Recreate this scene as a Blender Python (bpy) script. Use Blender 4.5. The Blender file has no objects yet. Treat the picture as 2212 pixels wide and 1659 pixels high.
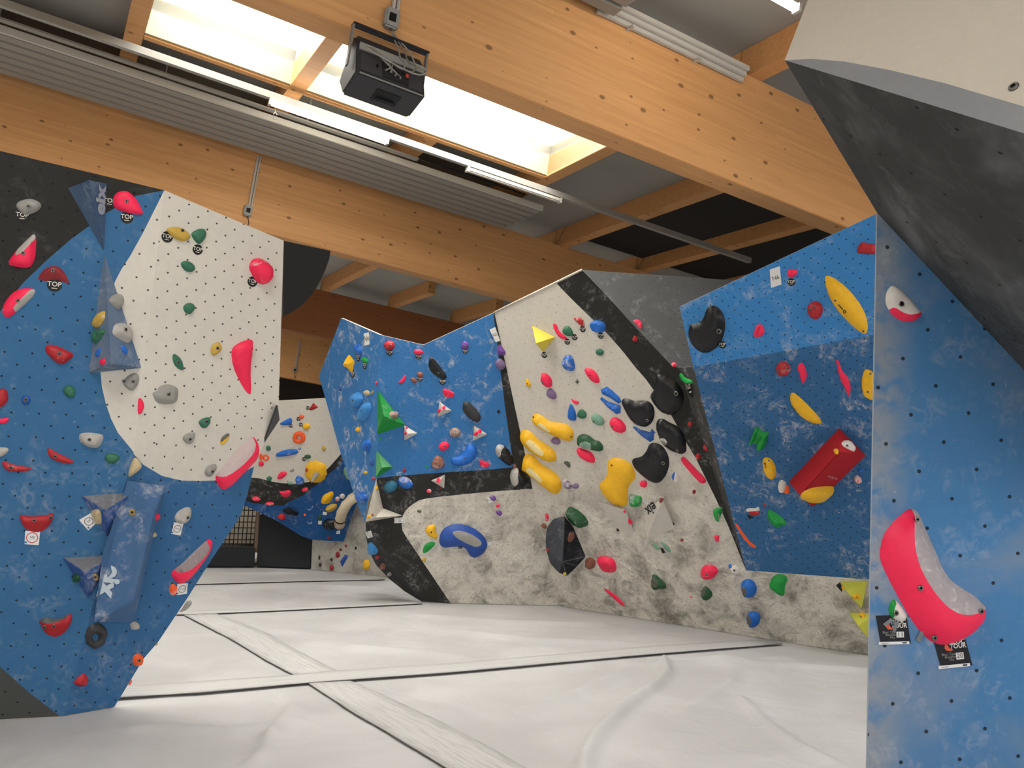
import bpy, bmesh, math, random
import numpy as np
from mathutils import Vector, Matrix, noise
from mathutils.geometry import delaunay_2d_cdt

S = bpy.context.scene
COL = S.collection
# ---------------------------------------------------------------- camera
F = 1820.0; CX, CY = 1106.0, 829.5; EYE = 1.7
_p = math.atan(160.3 / F); _r = math.atan(.0417)
fwd = np.array([0, math.cos(_p), math.sin(_p)])
_x0 = np.array([1., 0, 0]); _u0 = np.array([0, -math.sin(_p), math.cos(_p)])
RT = math.cos(_r) * _x0 + math.sin(_r) * _u0
UP = -math.sin(_r) * _x0 + math.cos(_r) * _u0
CAM = np.array([0, 0, EYE])
cam_data = bpy.data.cameras.new('camera')
cam = bpy.data.objects.new('camera', cam_data); COL.objects.link(cam)
cam_data.sensor_fit = 'HORIZONTAL'; cam_data.sensor_width = 36.0
cam_data.lens = 36.0 * F / 2212.0
cam_data.clip_start = .05; cam_data.clip_end = 200
m = Matrix.Identity(4)
for i, ax in enumerate((RT, UP, -fwd)):
    for j in range(3): m[j][i] = ax[j]
m.translation = Vector(CAM)
cam.matrix_world = m
S.camera = cam
# ---------------------------------------------------------------- world, exposure
w = bpy.data.worlds.new('daylight'); S.world = w; w.use_nodes = True
bg = w.node_tree.nodes['Background']
bg.inputs[0].default_value = (.97, .99, 1.0, 1); bg.inputs[1].default_value = 0.5
S.view_settings.view_transform = 'Standard'; S.view_settings.look = 'None'
S.view_settings.gamma = 1; S.view_settings.use_curve_mapping = False
S.view_settings.exposure = 0.87
S.cycles.use_denoising = True
S.cycles.max_bounces = 6; S.cycles.diffuse_bounces = 4
SKY_GLASS = 7.0      # light given off by the skylight panes, seen and added
FRONT_FILL = .9    # fill light from a glowing window wall added behind the camera
TUBE = 12.0          # light given off by the fluorescent tubes

# ---------------------------------------------------------------- geometry: from a point seen in the photo to a point in the hall
def ray(u, v): return fwd + RT * (u - CX) / F - UP * (v - CY) / F
def on_floor(u, v, z=0.0):
    d = ray(u, v); return CAM + d * ((z - EYE) / d[2])
def at_depth(u, v, y):
    d = ray(u, v); return CAM + d * (y / d[1])
class Plane:
    """a wall facet: origin, normal towards the room, two axes in it"""
    def __init__(s, a, b, c):
        n = np.cross(b - a, c - a); n /= np.linalg.norm(n)
        if n @ (CAM - a) < 0: n = -n
        s.n, s.o = n, np.array(a, float)
        x = np.cross([0, 0, 1.], n)
        if np.linalg.norm(x) < .05: x = np.array([1., 0, 0]) - n * n[0]
        s.x = x / np.linalg.norm(x); s.y = np.cross(n, s.x)
    def hit(s, u, v, h=0.0):
        d = ray(u, v); return CAM + d * (((s.o + s.n * h - CAM) @ s.n) / (d @ s.n))
    def uv(s, P): d = np.asarray(P) - s.o; return np.array([d @ s.x, d @ s.y])
    def px(s, u, v, h=0.0): return s.uv(s.hit(u, v, h))
    def P(s, q, h=0.0): return s.o + s.x * q[0] + s.y * q[1] + s.n * h
    def rot(s, ang=0.0):
        x = s.x * math.cos(ang) + s.y * math.sin(ang); y = np.cross(s.n, x)
        return Matrix(((x[0], y[0], s.n[0]), (x[1], y[1], s.n[1]), (x[2], y[2], s.n[2])))
def lean(a, b, deg):
    d = (b - a) / np.linalg.norm(b - a); n = np.cross(d, [0, 0, 1.]); n[2] = 0; n /= np.linalg.norm(n)
    if n @ (CAM - a) < 0: n = -n
    t = math.radians(deg)
    return Plane(a, b, a + n * math.sin(t) + np.array([0, 0, 1.]) * math.cos(t))
CROP = dict(a=(0, 300, .28029), b=(0, 700, .28029), c=(0, 1100, .28029), d=(640, 650, .22604), e=(1060, 600, .22604),
            f=(1060, 940, .27125), g=(1440, 460, .20796), h=(1440, 780, .20796), i=(1440, 1080, .20796), j=(1680, 0, .24116),
            k=(1860, 560, .15913), l=(1860, 1080, .2411), m=(380, 820, .26517), n=(760, 960, .22297), o=(680, 0, .16878),
            q=(440, 1040, .18987), r=(0, 1080, .14467), t=(1880, 1320, .1085), p=(0, 0, 1.0))
def cp(c, pts):
    x, y, s = CROP[c]; return [(x + s * q[0], y + s * q[1]) for q in pts]

# ---------------------------------------------------------------- objects
def tag(o, label=None, cat=None, group=None, kind=None):
    if label: o['label'] = label
    if cat: o['category'] = cat
    if group: o['group'] = group
    if kind: o['kind'] = kind
    return o
def empty(name, loc, label=None, cat=None, group=None, kind=None):
    o = bpy.data.objects.new(name, None); COL.objects.link(o); o.location = Vector(loc); o.empty_display_size = .1
    return tag(o, label, cat, group, kind)
def put(name, me, mats, parent=None, loc=None, rot=None):
    o = bpy.data.objects.new(name, me); COL.objects.link(o)
    if me is not None and len(me.materials) == 0:
        for mt in (mats if isinstance(mats, (list, tuple)) else [mats]): me.materials.append(mt)
    M = (rot.to_4x4() if rot is not None else Matrix.Identity(4)); 
    if loc is not None: M.translation = Vector(loc)
    if parent is not None:
        o.parent = parent
        pm = parent.matrix_basis.copy(); q = parent.parent
        while q is not None: pm = q.matrix_basis @ pm; q = q.parent
        o.matrix_basis = pm.inverted() @ M
    else: o.matrix_basis = M
    return o
def mesh(name, verts, faces, smooth=False, mi=None):
    me = bpy.data.meshes.new(name); me.from_pydata([tuple(v) for v in verts], [], faces); me.update()
    if smooth: me.polygons.foreach_set('use_smooth', [True] * len(me.polygons))
    if mi is not None: me.polygons.foreach_set('material_index', mi)
    return me
def fixn(me):
    b = bmesh.new(); b.from_mesh(me); bmesh.ops.recalc_face_normals(b, faces=b.faces); b.to_mesh(me); b.free(); me.update(); return me
def box_mesh(name, lo, hi, bev=0.0, seg=2):
    b = bmesh.new(); bmesh.ops.create_cube(b, size=1)
    for v in b.verts: v.co = Vector([lo[k] + (v.co[k] + .5) * (hi[k] - lo[k]) for k in range(3)])
    if bev: bmesh.ops.bevel(b, geom=b.edges[:], offset=bev, segments=seg, affect='EDGES')
    me = bpy.data.meshes.new(name); b.to_mesh(me); b.free(); return me
def tube_mesh(name, pts, r, seg=8, cap=True):
    pts = [Vector(p) for p in pts]; V = []; Fc = []; up = Vector((0, 0, 1))
    for i, p in enumerate(pts):
        t = (pts[min(i + 1, len(pts) - 1)] - pts[max(i - 1, 0)]).normalized()
        a = t.cross(up); 
        if a.length < .05: a = t.cross(Vector((1, 0, 0)))
        a.normalize(); c = t.cross(a)
        rr = r[i] if isinstance(r, (list, tuple)) else r
        V += [p + (a * math.cos(k * 2 * math.pi / seg) + c * math.sin(k * 2 * math.pi / seg)) * rr for k in range(seg)]
    for i in range(len(pts) - 1):
        for k in range(seg):
            Fc.append((i * seg + k, i * seg + (k + 1) % seg, (i + 1) * seg + (k + 1) % seg, (i + 1) * seg + k))
    if cap: Fc += [tuple(range(seg))[::-1], tuple(range((len(pts) - 1) * seg, len(pts) * seg))]
    return fixn(mesh(name, V, Fc, True))

# ---------------------------------------------------------------- materials
def srgb(r, g, b):
    f = lambda c: (c / 255 / 12.92) if c / 255 <= .04045 else ((c / 255 + .055) / 1.055) ** 2.4
    return (f(r), f(g), f(b), 1)
class NT:
    def __init__(s, name):
        s.m = bpy.data.materials.new(name); s.m.use_nodes = True; s.t = s.m.node_tree; s.b = s.t.nodes['Principled BSDF']
    def n(s, typ, **kw):
        o = s.t.nodes.new(typ)
        for k, v in kw.items():
            if k.startswith('i_'): o.inputs[int(k[2:]) if k[2:].isdigit() else k[2:].replace('_', ' ')].default_value = v
            else: setattr(o, k, v)
        return o
    def l(s, a, b): s.t.links.new(a, b)
    def math(s, op, a, b=None, c=None):
        o = s.n('ShaderNodeMath', operation=op)
        for i, x in enumerate((a, b, c)):
            if x is None: continue
            if isinstance(x, (int, float)): o.inputs[i].default_value = x
            else: s.l(x, o.inputs[i])
        return o.outputs[0]
    def noise(s, co, scale, detail=3, dist=0.0, rough=.5):
        o = s.n('ShaderNodeTexNoise'); o.inputs['Scale'].default_value = scale; o.inputs['Detail'].default_value = detail
        o.inputs['Distortion'].default_value = dist; o.inputs['Roughness'].default_value = rough
        if co is not None: s.l(co, o.inputs['Vector'])
        return o.outputs['Fac']
    def ramp(s, x, a, b, lo=0.0, hi=1.0):
        o = s.n('ShaderNodeMapRange'); o.interpolation_type = 'SMOOTHSTEP'; s.l(x, o.inputs[0])
        for i, v in zip((1, 2, 3, 4), (a, b, lo, hi)): o.inputs[i].default_value = v
        return o.outputs[0]
    def mix(s, fac, a, b):
        o = s.n('ShaderNodeMix', data_type='RGBA')
        for x, k in ((fac, 0), (a, 6), (b, 7)):
            if isinstance(x, (int, float)): o.inputs[k].default_value = x
            elif isinstance(x, tuple): o.inputs[k].default_value = x
            else: s.l(x, o.inputs[k])
        return o.outputs[2]
    def pos(s): return s.n('ShaderNodeNewGeometry').outputs['Position']
    def obj(s): return s.n('ShaderNodeTexCoord').outputs['Object']
    def bump(s, h, strength=.3, dist=.01):
        o = s.n('ShaderNodeBump'); o.inputs['Strength'].default_value = strength; o.inputs['Distance'].default_value = dist
        s.l(h, o.inputs['Height']); s.l(o.outputs[0], s.b.inputs['Normal'])
    def done(s, col, rough=.6, spec=.3):
        if isinstance(col, tuple): s.b.inputs['Base Color'].default_value = col
        else: s.l(col, s.b.inputs['Base Color'])
        s.b.inputs['Roughness'].default_value = rough; s.b.inputs['Specular IOR Level'].default_value = spec
        return s.m
def flat(name, rgb, rough=.6, spec=.3, metal=0.0):
    t = NT(name); t.b.inputs['Metallic'].default_value = metal; return t.done(srgb(*rgb), rough, spec)
def glow(name, rgb, strength):
    t = NT(name); t.b.inputs['Emission Color'].default_value = srgb(*rgb); t.b.inputs['Emission Strength'].default_value = strength
    return t.done(srgb(*rgb), .5)
def paint(name, rgb, l1=.14, l2=.14, r=.008, chalk=.0, grime=.0, patina=.0, bumps=.0, grain=.06, wear=None):
    """painted climbing panel: bolt-hole grid in the UV lattice, chalk smears, shoe rubber, textured coating"""
    t = NT(name); P = t.pos(); col = srgb(*rgb)
    g = t.noise(P, 26, 4); g2 = t.noise(P, 1.7, 3)
    lo = tuple(c * (1 - 2.2 * grain) for c in col[:3]) + (1,); hi = tuple(min(1, c * (1 + 2.2 * grain)) for c in col[:3]) + (1,)
    c = t.mix(t.math('ADD', t.math('MULTIPLY', g, .5), t.math('MULTIPLY', g2, .5)), lo, hi)
    if patina:
        pa = t.ramp(t.noise(P, 1.1, 4, .6, .6), .42, .75, 0, patina); c = t.mix(pa, c, srgb(150, 152, 155))
    if wear:
        wx = t.n('ShaderNodeSeparateXYZ'); t.l(P, wx.inputs[0]); c = t.mix(t.math('MULTIPLY', t.ramp(wx.outputs[0], wear[0], wear[1], .85, 0), t.ramp(t.noise(P, 9, 4, .6), .25, .6)), c, srgb(150, 154, 158))
    if chalk:
        s1 = t.ramp(t.noise(P, 3.0, 3, 1.4, .55), .47, .68); s2 = t.ramp(t.noise(P, 12, 4, 1.6, .62), .40, .72)
        ck = t.math('MULTIPLY', t.math('MULTIPLY', s1, s2), chalk * .9); c = t.mix(ck, c, srgb(205, 205, 208))
        sp = t.ramp(t.noise(P, 38, 2, .2), .72, .76, 0, chalk * .7); c = t.mix(sp, c, srgb(200, 200, 205))
    if grime:
        s1 = t.ramp(t.noise(P, 3.4, 6, .35, .7), .40, .68, 0, grime); s2 = t.ramp(t.noise(P, 60, 3, .5, .7), .5, .75, 0, grime * .8)
        zz = t.n('ShaderNodeSeparateXYZ'); t.l(P, zz.inputs[0]); low = t.ramp(zz.outputs[2], .35, 2.3, 1.0, .08)
        c = t.mix(t.math('MULTIPLY', t.math('MAXIMUM', s1, s2), low), c, srgb(98, 92, 84))
    uv = t.n('ShaderNodeTexCoord').outputs['UV']; sx = t.n('ShaderNodeSeparateXYZ'); t.l(uv, sx.inputs[0])
    d = []
    for k, L in ((0, l1), (1, l2)):
        fr = t.math('SUBTRACT', t.math('FRACT', t.math('ADD', sx.outputs[k], .5)), .5); d.append(t.math('POWER', t.math('ABSOLUTE', t.math('MULTIPLY', fr, L)), 2.0))
    dd = t.math('SQRT', t.math('ADD', d[0], d[1])); hole = t.ramp(dd, r * .75, r * 1.1, 1, 0)
    c = t.mix(t.math('MULTIPLY', hole, .9), c, (.010, .011, .013, 1))
    h = t.math('SUBTRACT', t.math('MULTIPLY', t.noise(P, 150, 2), .35), t.math('MULTIPLY', hole, 2))
    if bumps:
        low = t.n('ShaderNodeSeparateXYZ'); t.l(P, low.inputs[0]); lz = t.ramp(low.outputs[2], .8, 1.9, 1, 0)
        h = t.math('ADD', h, t.math('MULTIPLY', lz, t.math('MULTIPLY', t.ramp(t.noise(P, 5.5, 3, .8), .45, .7), bumps)))
    t.bump(h, .45, .006)
    return t.done(c, .78, .2)
_hm = {}
HC = dict(pink=(255, 38, 84), red=(176, 34, 42), dred=(140, 38, 44), maroon=(112, 42, 40), grey=(150, 148, 142), lgrey=(176, 172, 165),
          dgrey=(92, 92, 90), beige=(196, 178, 140), yellow=(240, 184, 30), oyel=(200, 166, 72), lemon=(232, 210, 80), lime=(205, 208, 70),
          green=(52, 110, 84), dgreen=(34, 82, 52), kelly=(20, 150, 62), lgreen=(118, 160, 138), blue=(28, 104, 196), dblue=(38, 78, 160),
          sky=(58, 138, 206), teal=(42, 108, 138), black=(19, 20, 24), char=(52, 52, 54), purple=(112, 70, 150), mauve=(126, 104, 142),
          orange=(248, 98, 46), brown=(138, 84, 68), white=(222, 216, 208), ivory=(214, 198, 170), olive=(86, 92, 78), dvol=(64, 68, 76),
          vred=(196, 34, 42), paleyel=(234, 214, 156), taupe=(152, 126, 116), pinkgrey=(196, 176, 174), mauvegrey=(146, 132, 134), palegrey=(168, 158, 160), vblue=(40, 92, 168), tan=(196, 160, 112), wvol=(208, 202, 190))
def hmat(key):
    """key 'pink' or 'pink+3': the +n is how much chalk sits on it"""
    if key in _hm: return _hm[key]
    nm, _, ck = key.partition('+'); ck = int(ck or 1)
    t = NT('hold_' + nm + ('_chalky' if ck > 1 else '')); P = t.pos(); c = srgb(*HC[nm])
    v = t.noise(P, 30, 4); c2 = t.mix(v, tuple(x * .86 for x in c[:3]) + (1,), tuple(min(1, x * 1.12) for x in c[:3]) + (1,))
    s = t.ramp(t.noise(P, 13, 5, 1.2, .65), .72 - .075 * ck, .92 - .07 * ck, 0, min(.92, .16 + .17 * ck))
    c2 = t.mix(s, c2, srgb(214, 208, 202))
    t.bump(t.noise(P, 120, 2), .25, .002)
    rough = .34 if nm in ('black',) else .5
    _hm[key] = t.done(c2, rough, .4); return _hm[key]
BOLT = flat('bolt_steel', (120, 118, 112), .35, .5, .9); BOLTHOLE = flat('bolt_socket', (14, 14, 16), .6)
TAGB = flat('tag_black', (30, 29, 27), .5); TAGW = flat('tag_lettering', (226, 222, 212), .6); CARD = flat('card_white', (226, 226, 224), .6)
INK = flat('ink_dark', (44, 42, 44), .7); REDINK = flat('ink_red', (196, 52, 58), .7); BLUEINK = flat('ink_blue', (70, 110, 150), .7)

# ---------------------------------------------------------------- 2D polygon tools
def inside(poly, q):
    x, y = q; r = False; n = len(poly)
    for i in range(n):
        x1, y1 = poly[i]; x2, y2 = poly[i - 1]
        if (y1 > y) != (y2 > y) and x < (x2 - x1) * (y - y1) / (y2 - y1) + x1: r = not r
    return r
def edge_dist(poly, pts):
    a = np.asarray(poly, float); b = np.roll(a, -1, 0); p = np.asarray(pts, float)[:, None, :]
    ab = b - a; t = np.clip(((p - a) * ab).sum(2) / np.maximum((ab * ab).sum(1), 1e-14), 0, 1)
    return np.linalg.norm(p - (a + ab * t[..., None]), axis=2).min(1)
def chaikin(p, k=1):
    for _ in range(k):
        q = []
        for i in range(len(p)):
            a, b = p[i], p[(i + 1) % len(p)]
            q += [(.78 * a[0] + .22 * b[0], .78 * a[1] + .22 * b[1]), (.22 * a[0] + .78 * b[0], .22 * a[1] + .78 * b[1])]
        p = q
    return p
def ell(cx, cy, rx, ry, rot=0, n=16, seed=None):
    R = random.Random(seed if seed is not None else int(cx * 7 + cy * 13)); c, s = math.cos(math.radians(rot)), math.sin(math.radians(rot)); o = []
    for i in range(n):
        a = 2 * math.pi * i / n; k = 1 + R.uniform(-.06, .06); x, y = rx * k * math.cos(a), ry * k * math.sin(a)
        o.append((cx + x * c - y * s, cy + x * s + y * c))
    return o

def panel(name, pl, outline, paints, mats, parent, lattice=None, thick=.03, rim=None):
    """one plywood facet: outline and paint regions given as seen points; material of the last region a triangle lies in"""
    out = [tuple(pl.px(*q)) for q in outline]
    regs = [[tuple(pl.px(*q)) for q in r] for r in paints]
    V = []; E = []
    for poly in [out] + regs:
        k = len(V); V += [Vector(q) for q in poly]; E += [(k + i, k + (i + 1) % len(poly)) for i in range(len(poly))]
    vs, es, fs = delaunay_2d_cdt(V, E, [], 0, 1e-5)[:3]
    cen = lambda f: (sum(vs[i].x for i in f) / len(f), sum(vs[i].y for i in f) / len(f))
    ff = []; mi = []
    for f in fs:
        c = cen(f)
        if not inside(out, c): continue
        a, b, d = (vs[i] for i in f[:3])
        if abs((b - a).cross(d - a)) < 1e-9: continue
        k = 0
        for i, r in enumerate(regs):
            if inside(r, c): k = i + 1
        ff.append(list(f)); mi.append(k)
    o = np.array(pl.hit(*outline[0]))
    me = mesh(name, [pl.P(v) - o for v in vs], ff, False, mi)
    uvl = me.uv_layers.new(name='UVMap')
    if lattice:
        q0, q1, q2 = (pl.px(*q) for q in lattice); M = np.linalg.inv(np.array([q1 - q0, q2 - q0]).T)
    else:
        q0 = np.zeros(2); M = np.array([[1, 1], [-1, 1]]) / (math.sqrt(2) * .14)
    for lp in me.loops:
        v = vs[lp.vertex_index]; uvl.data[lp.index].uv = M @ (np.array([v.x, v.y]) - q0)
    b = bmesh.new(); b.from_mesh(me); bmesh.ops.delete(b, geom=[v for v in b.verts if not v.link_faces], context='VERTS')
    n = Vector(pl.n)
    for f in b.faces:
        if f.normal.dot(n) < 0: f.normal_flip()
    ex = bmesh.ops.extrude_face_region(b, geom=[f for f in b.faces], use_keep_orig=True)
    top = [g for g in ex['geom'] if isinstance(g, bmesh.types.BMVert)]
    bmesh.ops.translate(b, verts=top, vec=-n * thick)
    bmesh.ops.recalc_face_normals(b, faces=b.faces)
    rimi = len(mats) - 1
    for f in b.faces:
        if abs(f.normal.dot(n)) < .5: f.material_index = rimi
    b.to_mesh(me); b.free()
    ob = put(name, me, mats, parent, o)
    return ob
def lat_len(pl, lattice):
    q0, q1, q2 = (pl.px(*q) for q in lattice); return float(np.linalg.norm(q1 - q0)), float(np.linalg.norm(q2 - q0))
# ================================================================ facets of the climbing walls
B0, B1, B2 = on_floor(0, 1553), on_floor(137, 1546), on_floor(247, 1527)
PL = {}
PL['L1'] = lean(B0, B1, 10); T1 = PL['L1'].hit(355, 411); M1 = PL['L1'].hit(290, 972)
PL['L4'] = Plane(M1, B1, B2); M2 = PL['L4'].hit(602, 875)
PL['L2'] = Plane(T1, M1, M2); T2 = PL['L2'].hit(613, 520)
PL['L5'] = Plane(M2, PL['L4'].hit(571, 957), at_depth(607, 912, 6.7))
PL['L6'] = Plane(T2, PL['L2'].hit(611, 683), on_floor(714, 542, T2[2]))
F0, F1, F2 = on_floor(970, 1303), on_floor(1205, 1308), on_floor(1875, 1415)
PL['C2'] = lean(F0, F1, 12); FT = PL['C2'].hit(1068, 675)
PL['C1'] = Plane(PL['C2'].hit(820, 723), PL['C2'].hit(815, 1035), at_depth(737, 687, 10.0))
PL['C3'] = Plane(F1, F2, FT)
PL['C5'] = Plane(PL['C2'].hit(790, 1132), PL['C2'].hit(912, 1300), at_depth(830, 1243, 10.4))
PL['R1'] = Plane(PL['C3'].hit(1612, 1232), PL['C3'].hit(1880, 1252), at_depth(1498, 793, 7.65))
PL['R2'] = Plane(PL['R1'].hit(1498, 793), PL['R1'].hit(1893, 722), at_depth(1468, 663, 7.5))
PL['G'] = Plane(PL['C3'].hit(1258, 586), PL['C3'].hit(1463, 793), at_depth(1580, 605, 8.75))
QX = at_depth(1873, 1500, 4.4)
PL['Q1'] = lean(np.array([QX[0], 4.4, 0]), np.array([QX[0] + 1, 4.45, 0]), 2)
PL['Q2'] = Plane(PL['Q1'].hit(1895, 460), PL['Q1'].hit(2212, 800), at_depth(1695, 130, 3.65))
PL['Q4'] = Plane(PL['Q2'].hit(1695, 130), PL['Q2'].hit(2212, 288), at_depth(1745, 0, 3.72))
PL['B'] = Plane(at_depth(673, 1166, 12.0), at_depth(742, 1170, 12.0), at_depth(650, 863, 11.2))
PL['BL'] = lean(on_floor(672, 1230), on_floor(842, 1247), 0)

WHITE = (212, 207, 196); DARK = (46, 46, 44); BLUE = (58, 117, 176)
RIM = flat('plywood_edge', (205, 196, 180), .7)
def cwall(name, base, label):
    return empty('climbing_wall', base, label, 'climbing wall', 'climbing walls of the hall', 'thing')
LA = cp('b', [(131, 313), (227, 411), (12, 400)]); LB = cp('a', [(1457, 506), (1528, 603), (1381, 552)])
LC = cp('c', [(1690, 52), (1608, 137), (1742, 137)]); LD = cp('n', [(387, 60), (442, 115), (332, 115)])
LE = cp('e', [(578, 127), (652, 179), (491, 153)]); LR = cp('g', [(825, 697), (891, 745), (763, 787)])
LQ = [(1968, 896), (2039, 955), (1914, 959)]; LQ2 = [(1838, 294), (1901, 333), (1793, 368)]
def pm(nm, rgb, key, lat, **kw):
    a, b = lat_len(PL[key], lat) if lat else (.14, .14); return paint(nm, rgb, a, b, **kw)

# ---- left freestanding wall
wl = cwall('climbing_wall', (B1 + B0) / 2, 'blue and white freestanding climbing wall with dark upper corner, nearest on the left')
panel('folded_panel', PL['L1'], [(-330, 247), (355, 411), (290, 972), (137, 1546), (0, 1553), (-330, 1572)],
      [[(-350, 200), (380, 350), (355, 411), (294, 423), (230, 460), (190, 490), (154, 516), (100, 563), (50, 611), (0, 673), (-350, 1100)],
       [(355, 411), (308, 505), (280, 555), (262, 582), (248, 609), (217, 800), (220, 835), (228, 870), (240, 905), (255, 935), (290, 978), (310, 940), (380, 420)],
       [(-350, 1230), (0, 1440), (65, 1498), (131, 1548), (100, 1640), (-350, 1640)]],
      [pm('left_wall_blue', (58, 106, 148), 'L1', LA, r=.0064, chalk=.25), pm('left_wall_dark', DARK, 'L1', LA, r=.0064, chalk=.06),
       pm('left_wall_white', WHITE, 'L1', LA, r=.0064, grime=.12), pm('left_wall_dark_foot', (74, 76, 74), 'L1', LA, r=.0064), RIM], wl, LA)
panel('upper_panel', PL['L2'], [(355, 411), (613, 520), (602, 875), (290, 972)], [],
      [pm('left_wall_white_upper', WHITE, 'L2', LB, r=.0064, grime=.12), RIM], wl, LB)
panel('lower_panel', PL['L4'], [(290, 972), (602, 875), (571, 957), (549, 1008), (533, 1073), (519, 1115), (488, 1162), (448, 1223), (404, 1293), (342, 1386), (311, 1422), (263, 1501), (247, 1527), (137, 1546)],
      [[(280, 968), (620, 860), (571, 957), (549, 1008), (520, 1022), (490, 1033), (462, 1038), (429, 1039), (392, 1038), (350, 1028), (308, 1003), (286, 977)]],
      [pm('left_wall_blue_lower', (56, 102, 146), 'L4', LC, r=.0064, chalk=.22), pm('left_wall_white_lower', WHITE, 'L4', LC, r=.0064, grime=.3), RIM], wl, LC)
panel('side_panel', PL['L5'], [(600, 876), (571, 957), (604, 907)], [], [flat('left_wall_return', (66, 66, 65), .8), flat('left_wall_return_edge', (58, 58, 57), .8)], wl, None, .012)
panel('dark_board', PL['L6'], [(613, 520), (714, 542), (711, 560), (703, 583), (690, 610), (675, 634), (655, 657), (635, 672), (611, 684)], [],
      [paint('left_wall_board', (40, 40, 39), r=.0), flat('left_wall_board_edge', (96, 92, 86), .8)], wl, None, .02)
# ---- middle wall
wm = cwall('climbing_wall', (F0 + F1) / 2, 'blue middle climbing wall with a jutting prow and a white foot, behind the mats')
panel('front_panel', PL['C2'], [(820, 723), (915, 745), (1068, 675), (1205, 1308), (970, 1303), (912, 1300), (790, 1132), (815, 1035)],
      [[(820, 723), (915, 745), (1068, 670), (1066, 677), (1082, 808), (1092, 887), (1103, 964), (1111, 1007), (1104, 1010), (1045, 1015), (983, 1019), (925, 1023), (867, 1027), (812, 1033), (780, 1030), (790, 700)],
       [(1240, 1057), (1137, 1056), (1126, 1057), (1039, 1064), (950, 1073), (920, 1077), (905, 1081), (895, 1087), (885, 1094), (876, 1103), (870, 1114), (867, 1129), (869, 1145), (878, 1161), (974, 1304), (974, 1340), (1240, 1340)]],
      [pm('middle_wall_dark', DARK, 'C2', LD, r=.0046, chalk=.3), pm('middle_wall_blue', BLUE, 'C2', LD, r=.0046, chalk=.75),
       pm('middle_wall_white', WHITE, 'C2', LD, r=.0046, grime=.72, bumps=5), RIM], wm, LD)
panel('prow_panel', PL['C1'], [(820, 723), (815, 1035), (794, 1085), (788, 1128), (775, 1096), (762, 1059), (735, 976), (689, 812), (737, 687)], [],
      [paint('middle_wall_prow', BLUE, r=.0042, chalk=1.0), RIM], wm)
panel('side_panel', PL['C5'], [(790, 1132), (791, 1160), (797, 1190), (812, 1220), (840, 1250), (875, 1278), (912, 1300)], [],
      [paint('middle_wall_leg_side', (48, 50, 50), r=0, chalk=.2), flat('middle_wall_leg_edge', (48, 50, 50), .8)], wm, None, .015)
# ---- white and dark wall beside it
ww = cwall('climbing_wall', (F1 + F2) / 2, 'tall white climbing wall with a dark diagonal stripe, right of the blue middle wall')
d_edge = [(1196, 605), (1218, 629), (1247, 658), (1277, 687), (1311, 720), (1343, 756), (1373, 794), (1395, 819), (1422, 857), (1450, 897), (1482, 955), (1502, 988), (1525, 1034), (1546, 1077), (1573, 1136), (1612, 1233)]
panel('front_panel', PL['C3'], [(1068, 675), (1257, 583), (1274, 600), (1451, 788), (1465, 794), (1498, 793), (1612, 1232), (1880, 1252), (1900, 1419), (1205, 1308)],
      [d_edge + [(1640, 1200), (1540, 780), (1300, 540)]],
      [pm('white_wall_white', WHITE, 'C3', LE, r=.005, grime=.8, bumps=5), pm('white_wall_dark', DARK, 'C3', LE, r=.005, chalk=.3), flat('white_wall_edge', (104, 101, 95), .8)], ww, LE, .014)
panel('upper_panel', PL['G'], [(1257, 583), (1274, 600), (1451, 788), (1465, 794), (1560, 793), (1640, 607), (1580, 605)], [],
      [paint('white_wall_grey', (92, 94, 95), r=.005, chalk=.3), flat('white_wall_grey_edge', (110, 110, 110), .8)], ww, None, .014)
t0_, t1_ = PL['C3'].hit(1068, 675), PL['C3'].hit(1257, 583)
put('edge_strip', tube_mesh('edge_strip', [t0_ * 0, t1_ - t0_], .012, 6), RIM, ww, t0_)
e0, e1, e2 = PL['R1'].hit(1500, 793), PL['C3'].hit(1612, 1232), PL['C3'].hit(1480, 838)
put('side_panel', fixn(mesh('side_panel', [e0 - e1, e1 - e1, e2 - e1, PL['C3'].hit(1466, 794) - e1], [(0, 1, 2), (0, 2, 3)])), [paint('white_wall_return', (62, 62, 60), r=0, chalk=.4)], ww, e1)
PL['S'] = Plane(e0, e1, e2)
# ---- blue wall on the right
wr = cwall('climbing_wall', PL['C3'].hit(1740, 1245), 'blue overhanging climbing wall on the right with a red triangular volume on it')
panel('lower_panel', PL['R1'], [(1498, 793), (1893, 722), (1960, 710), (1960, 1258), (1880, 1252), (1612, 1232)], [],
      [pm('right_wall_blue', (56, 104, 150), 'R1', LR, r=.006, chalk=.75), RIM], wr, LR)
panel('upper_panel', PL['R2'], [(1468, 663), (1893, 462), (1960, 431), (1960, 710), (1893, 722), (1498, 793)], [],
      [pm('right_wall_blue_lit', (64, 134, 198), 'R2', LR, r=.006, chalk=.5), RIM], wr, LR)  # lighter blue than the lower facet: skylight put into the paint colour
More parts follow.
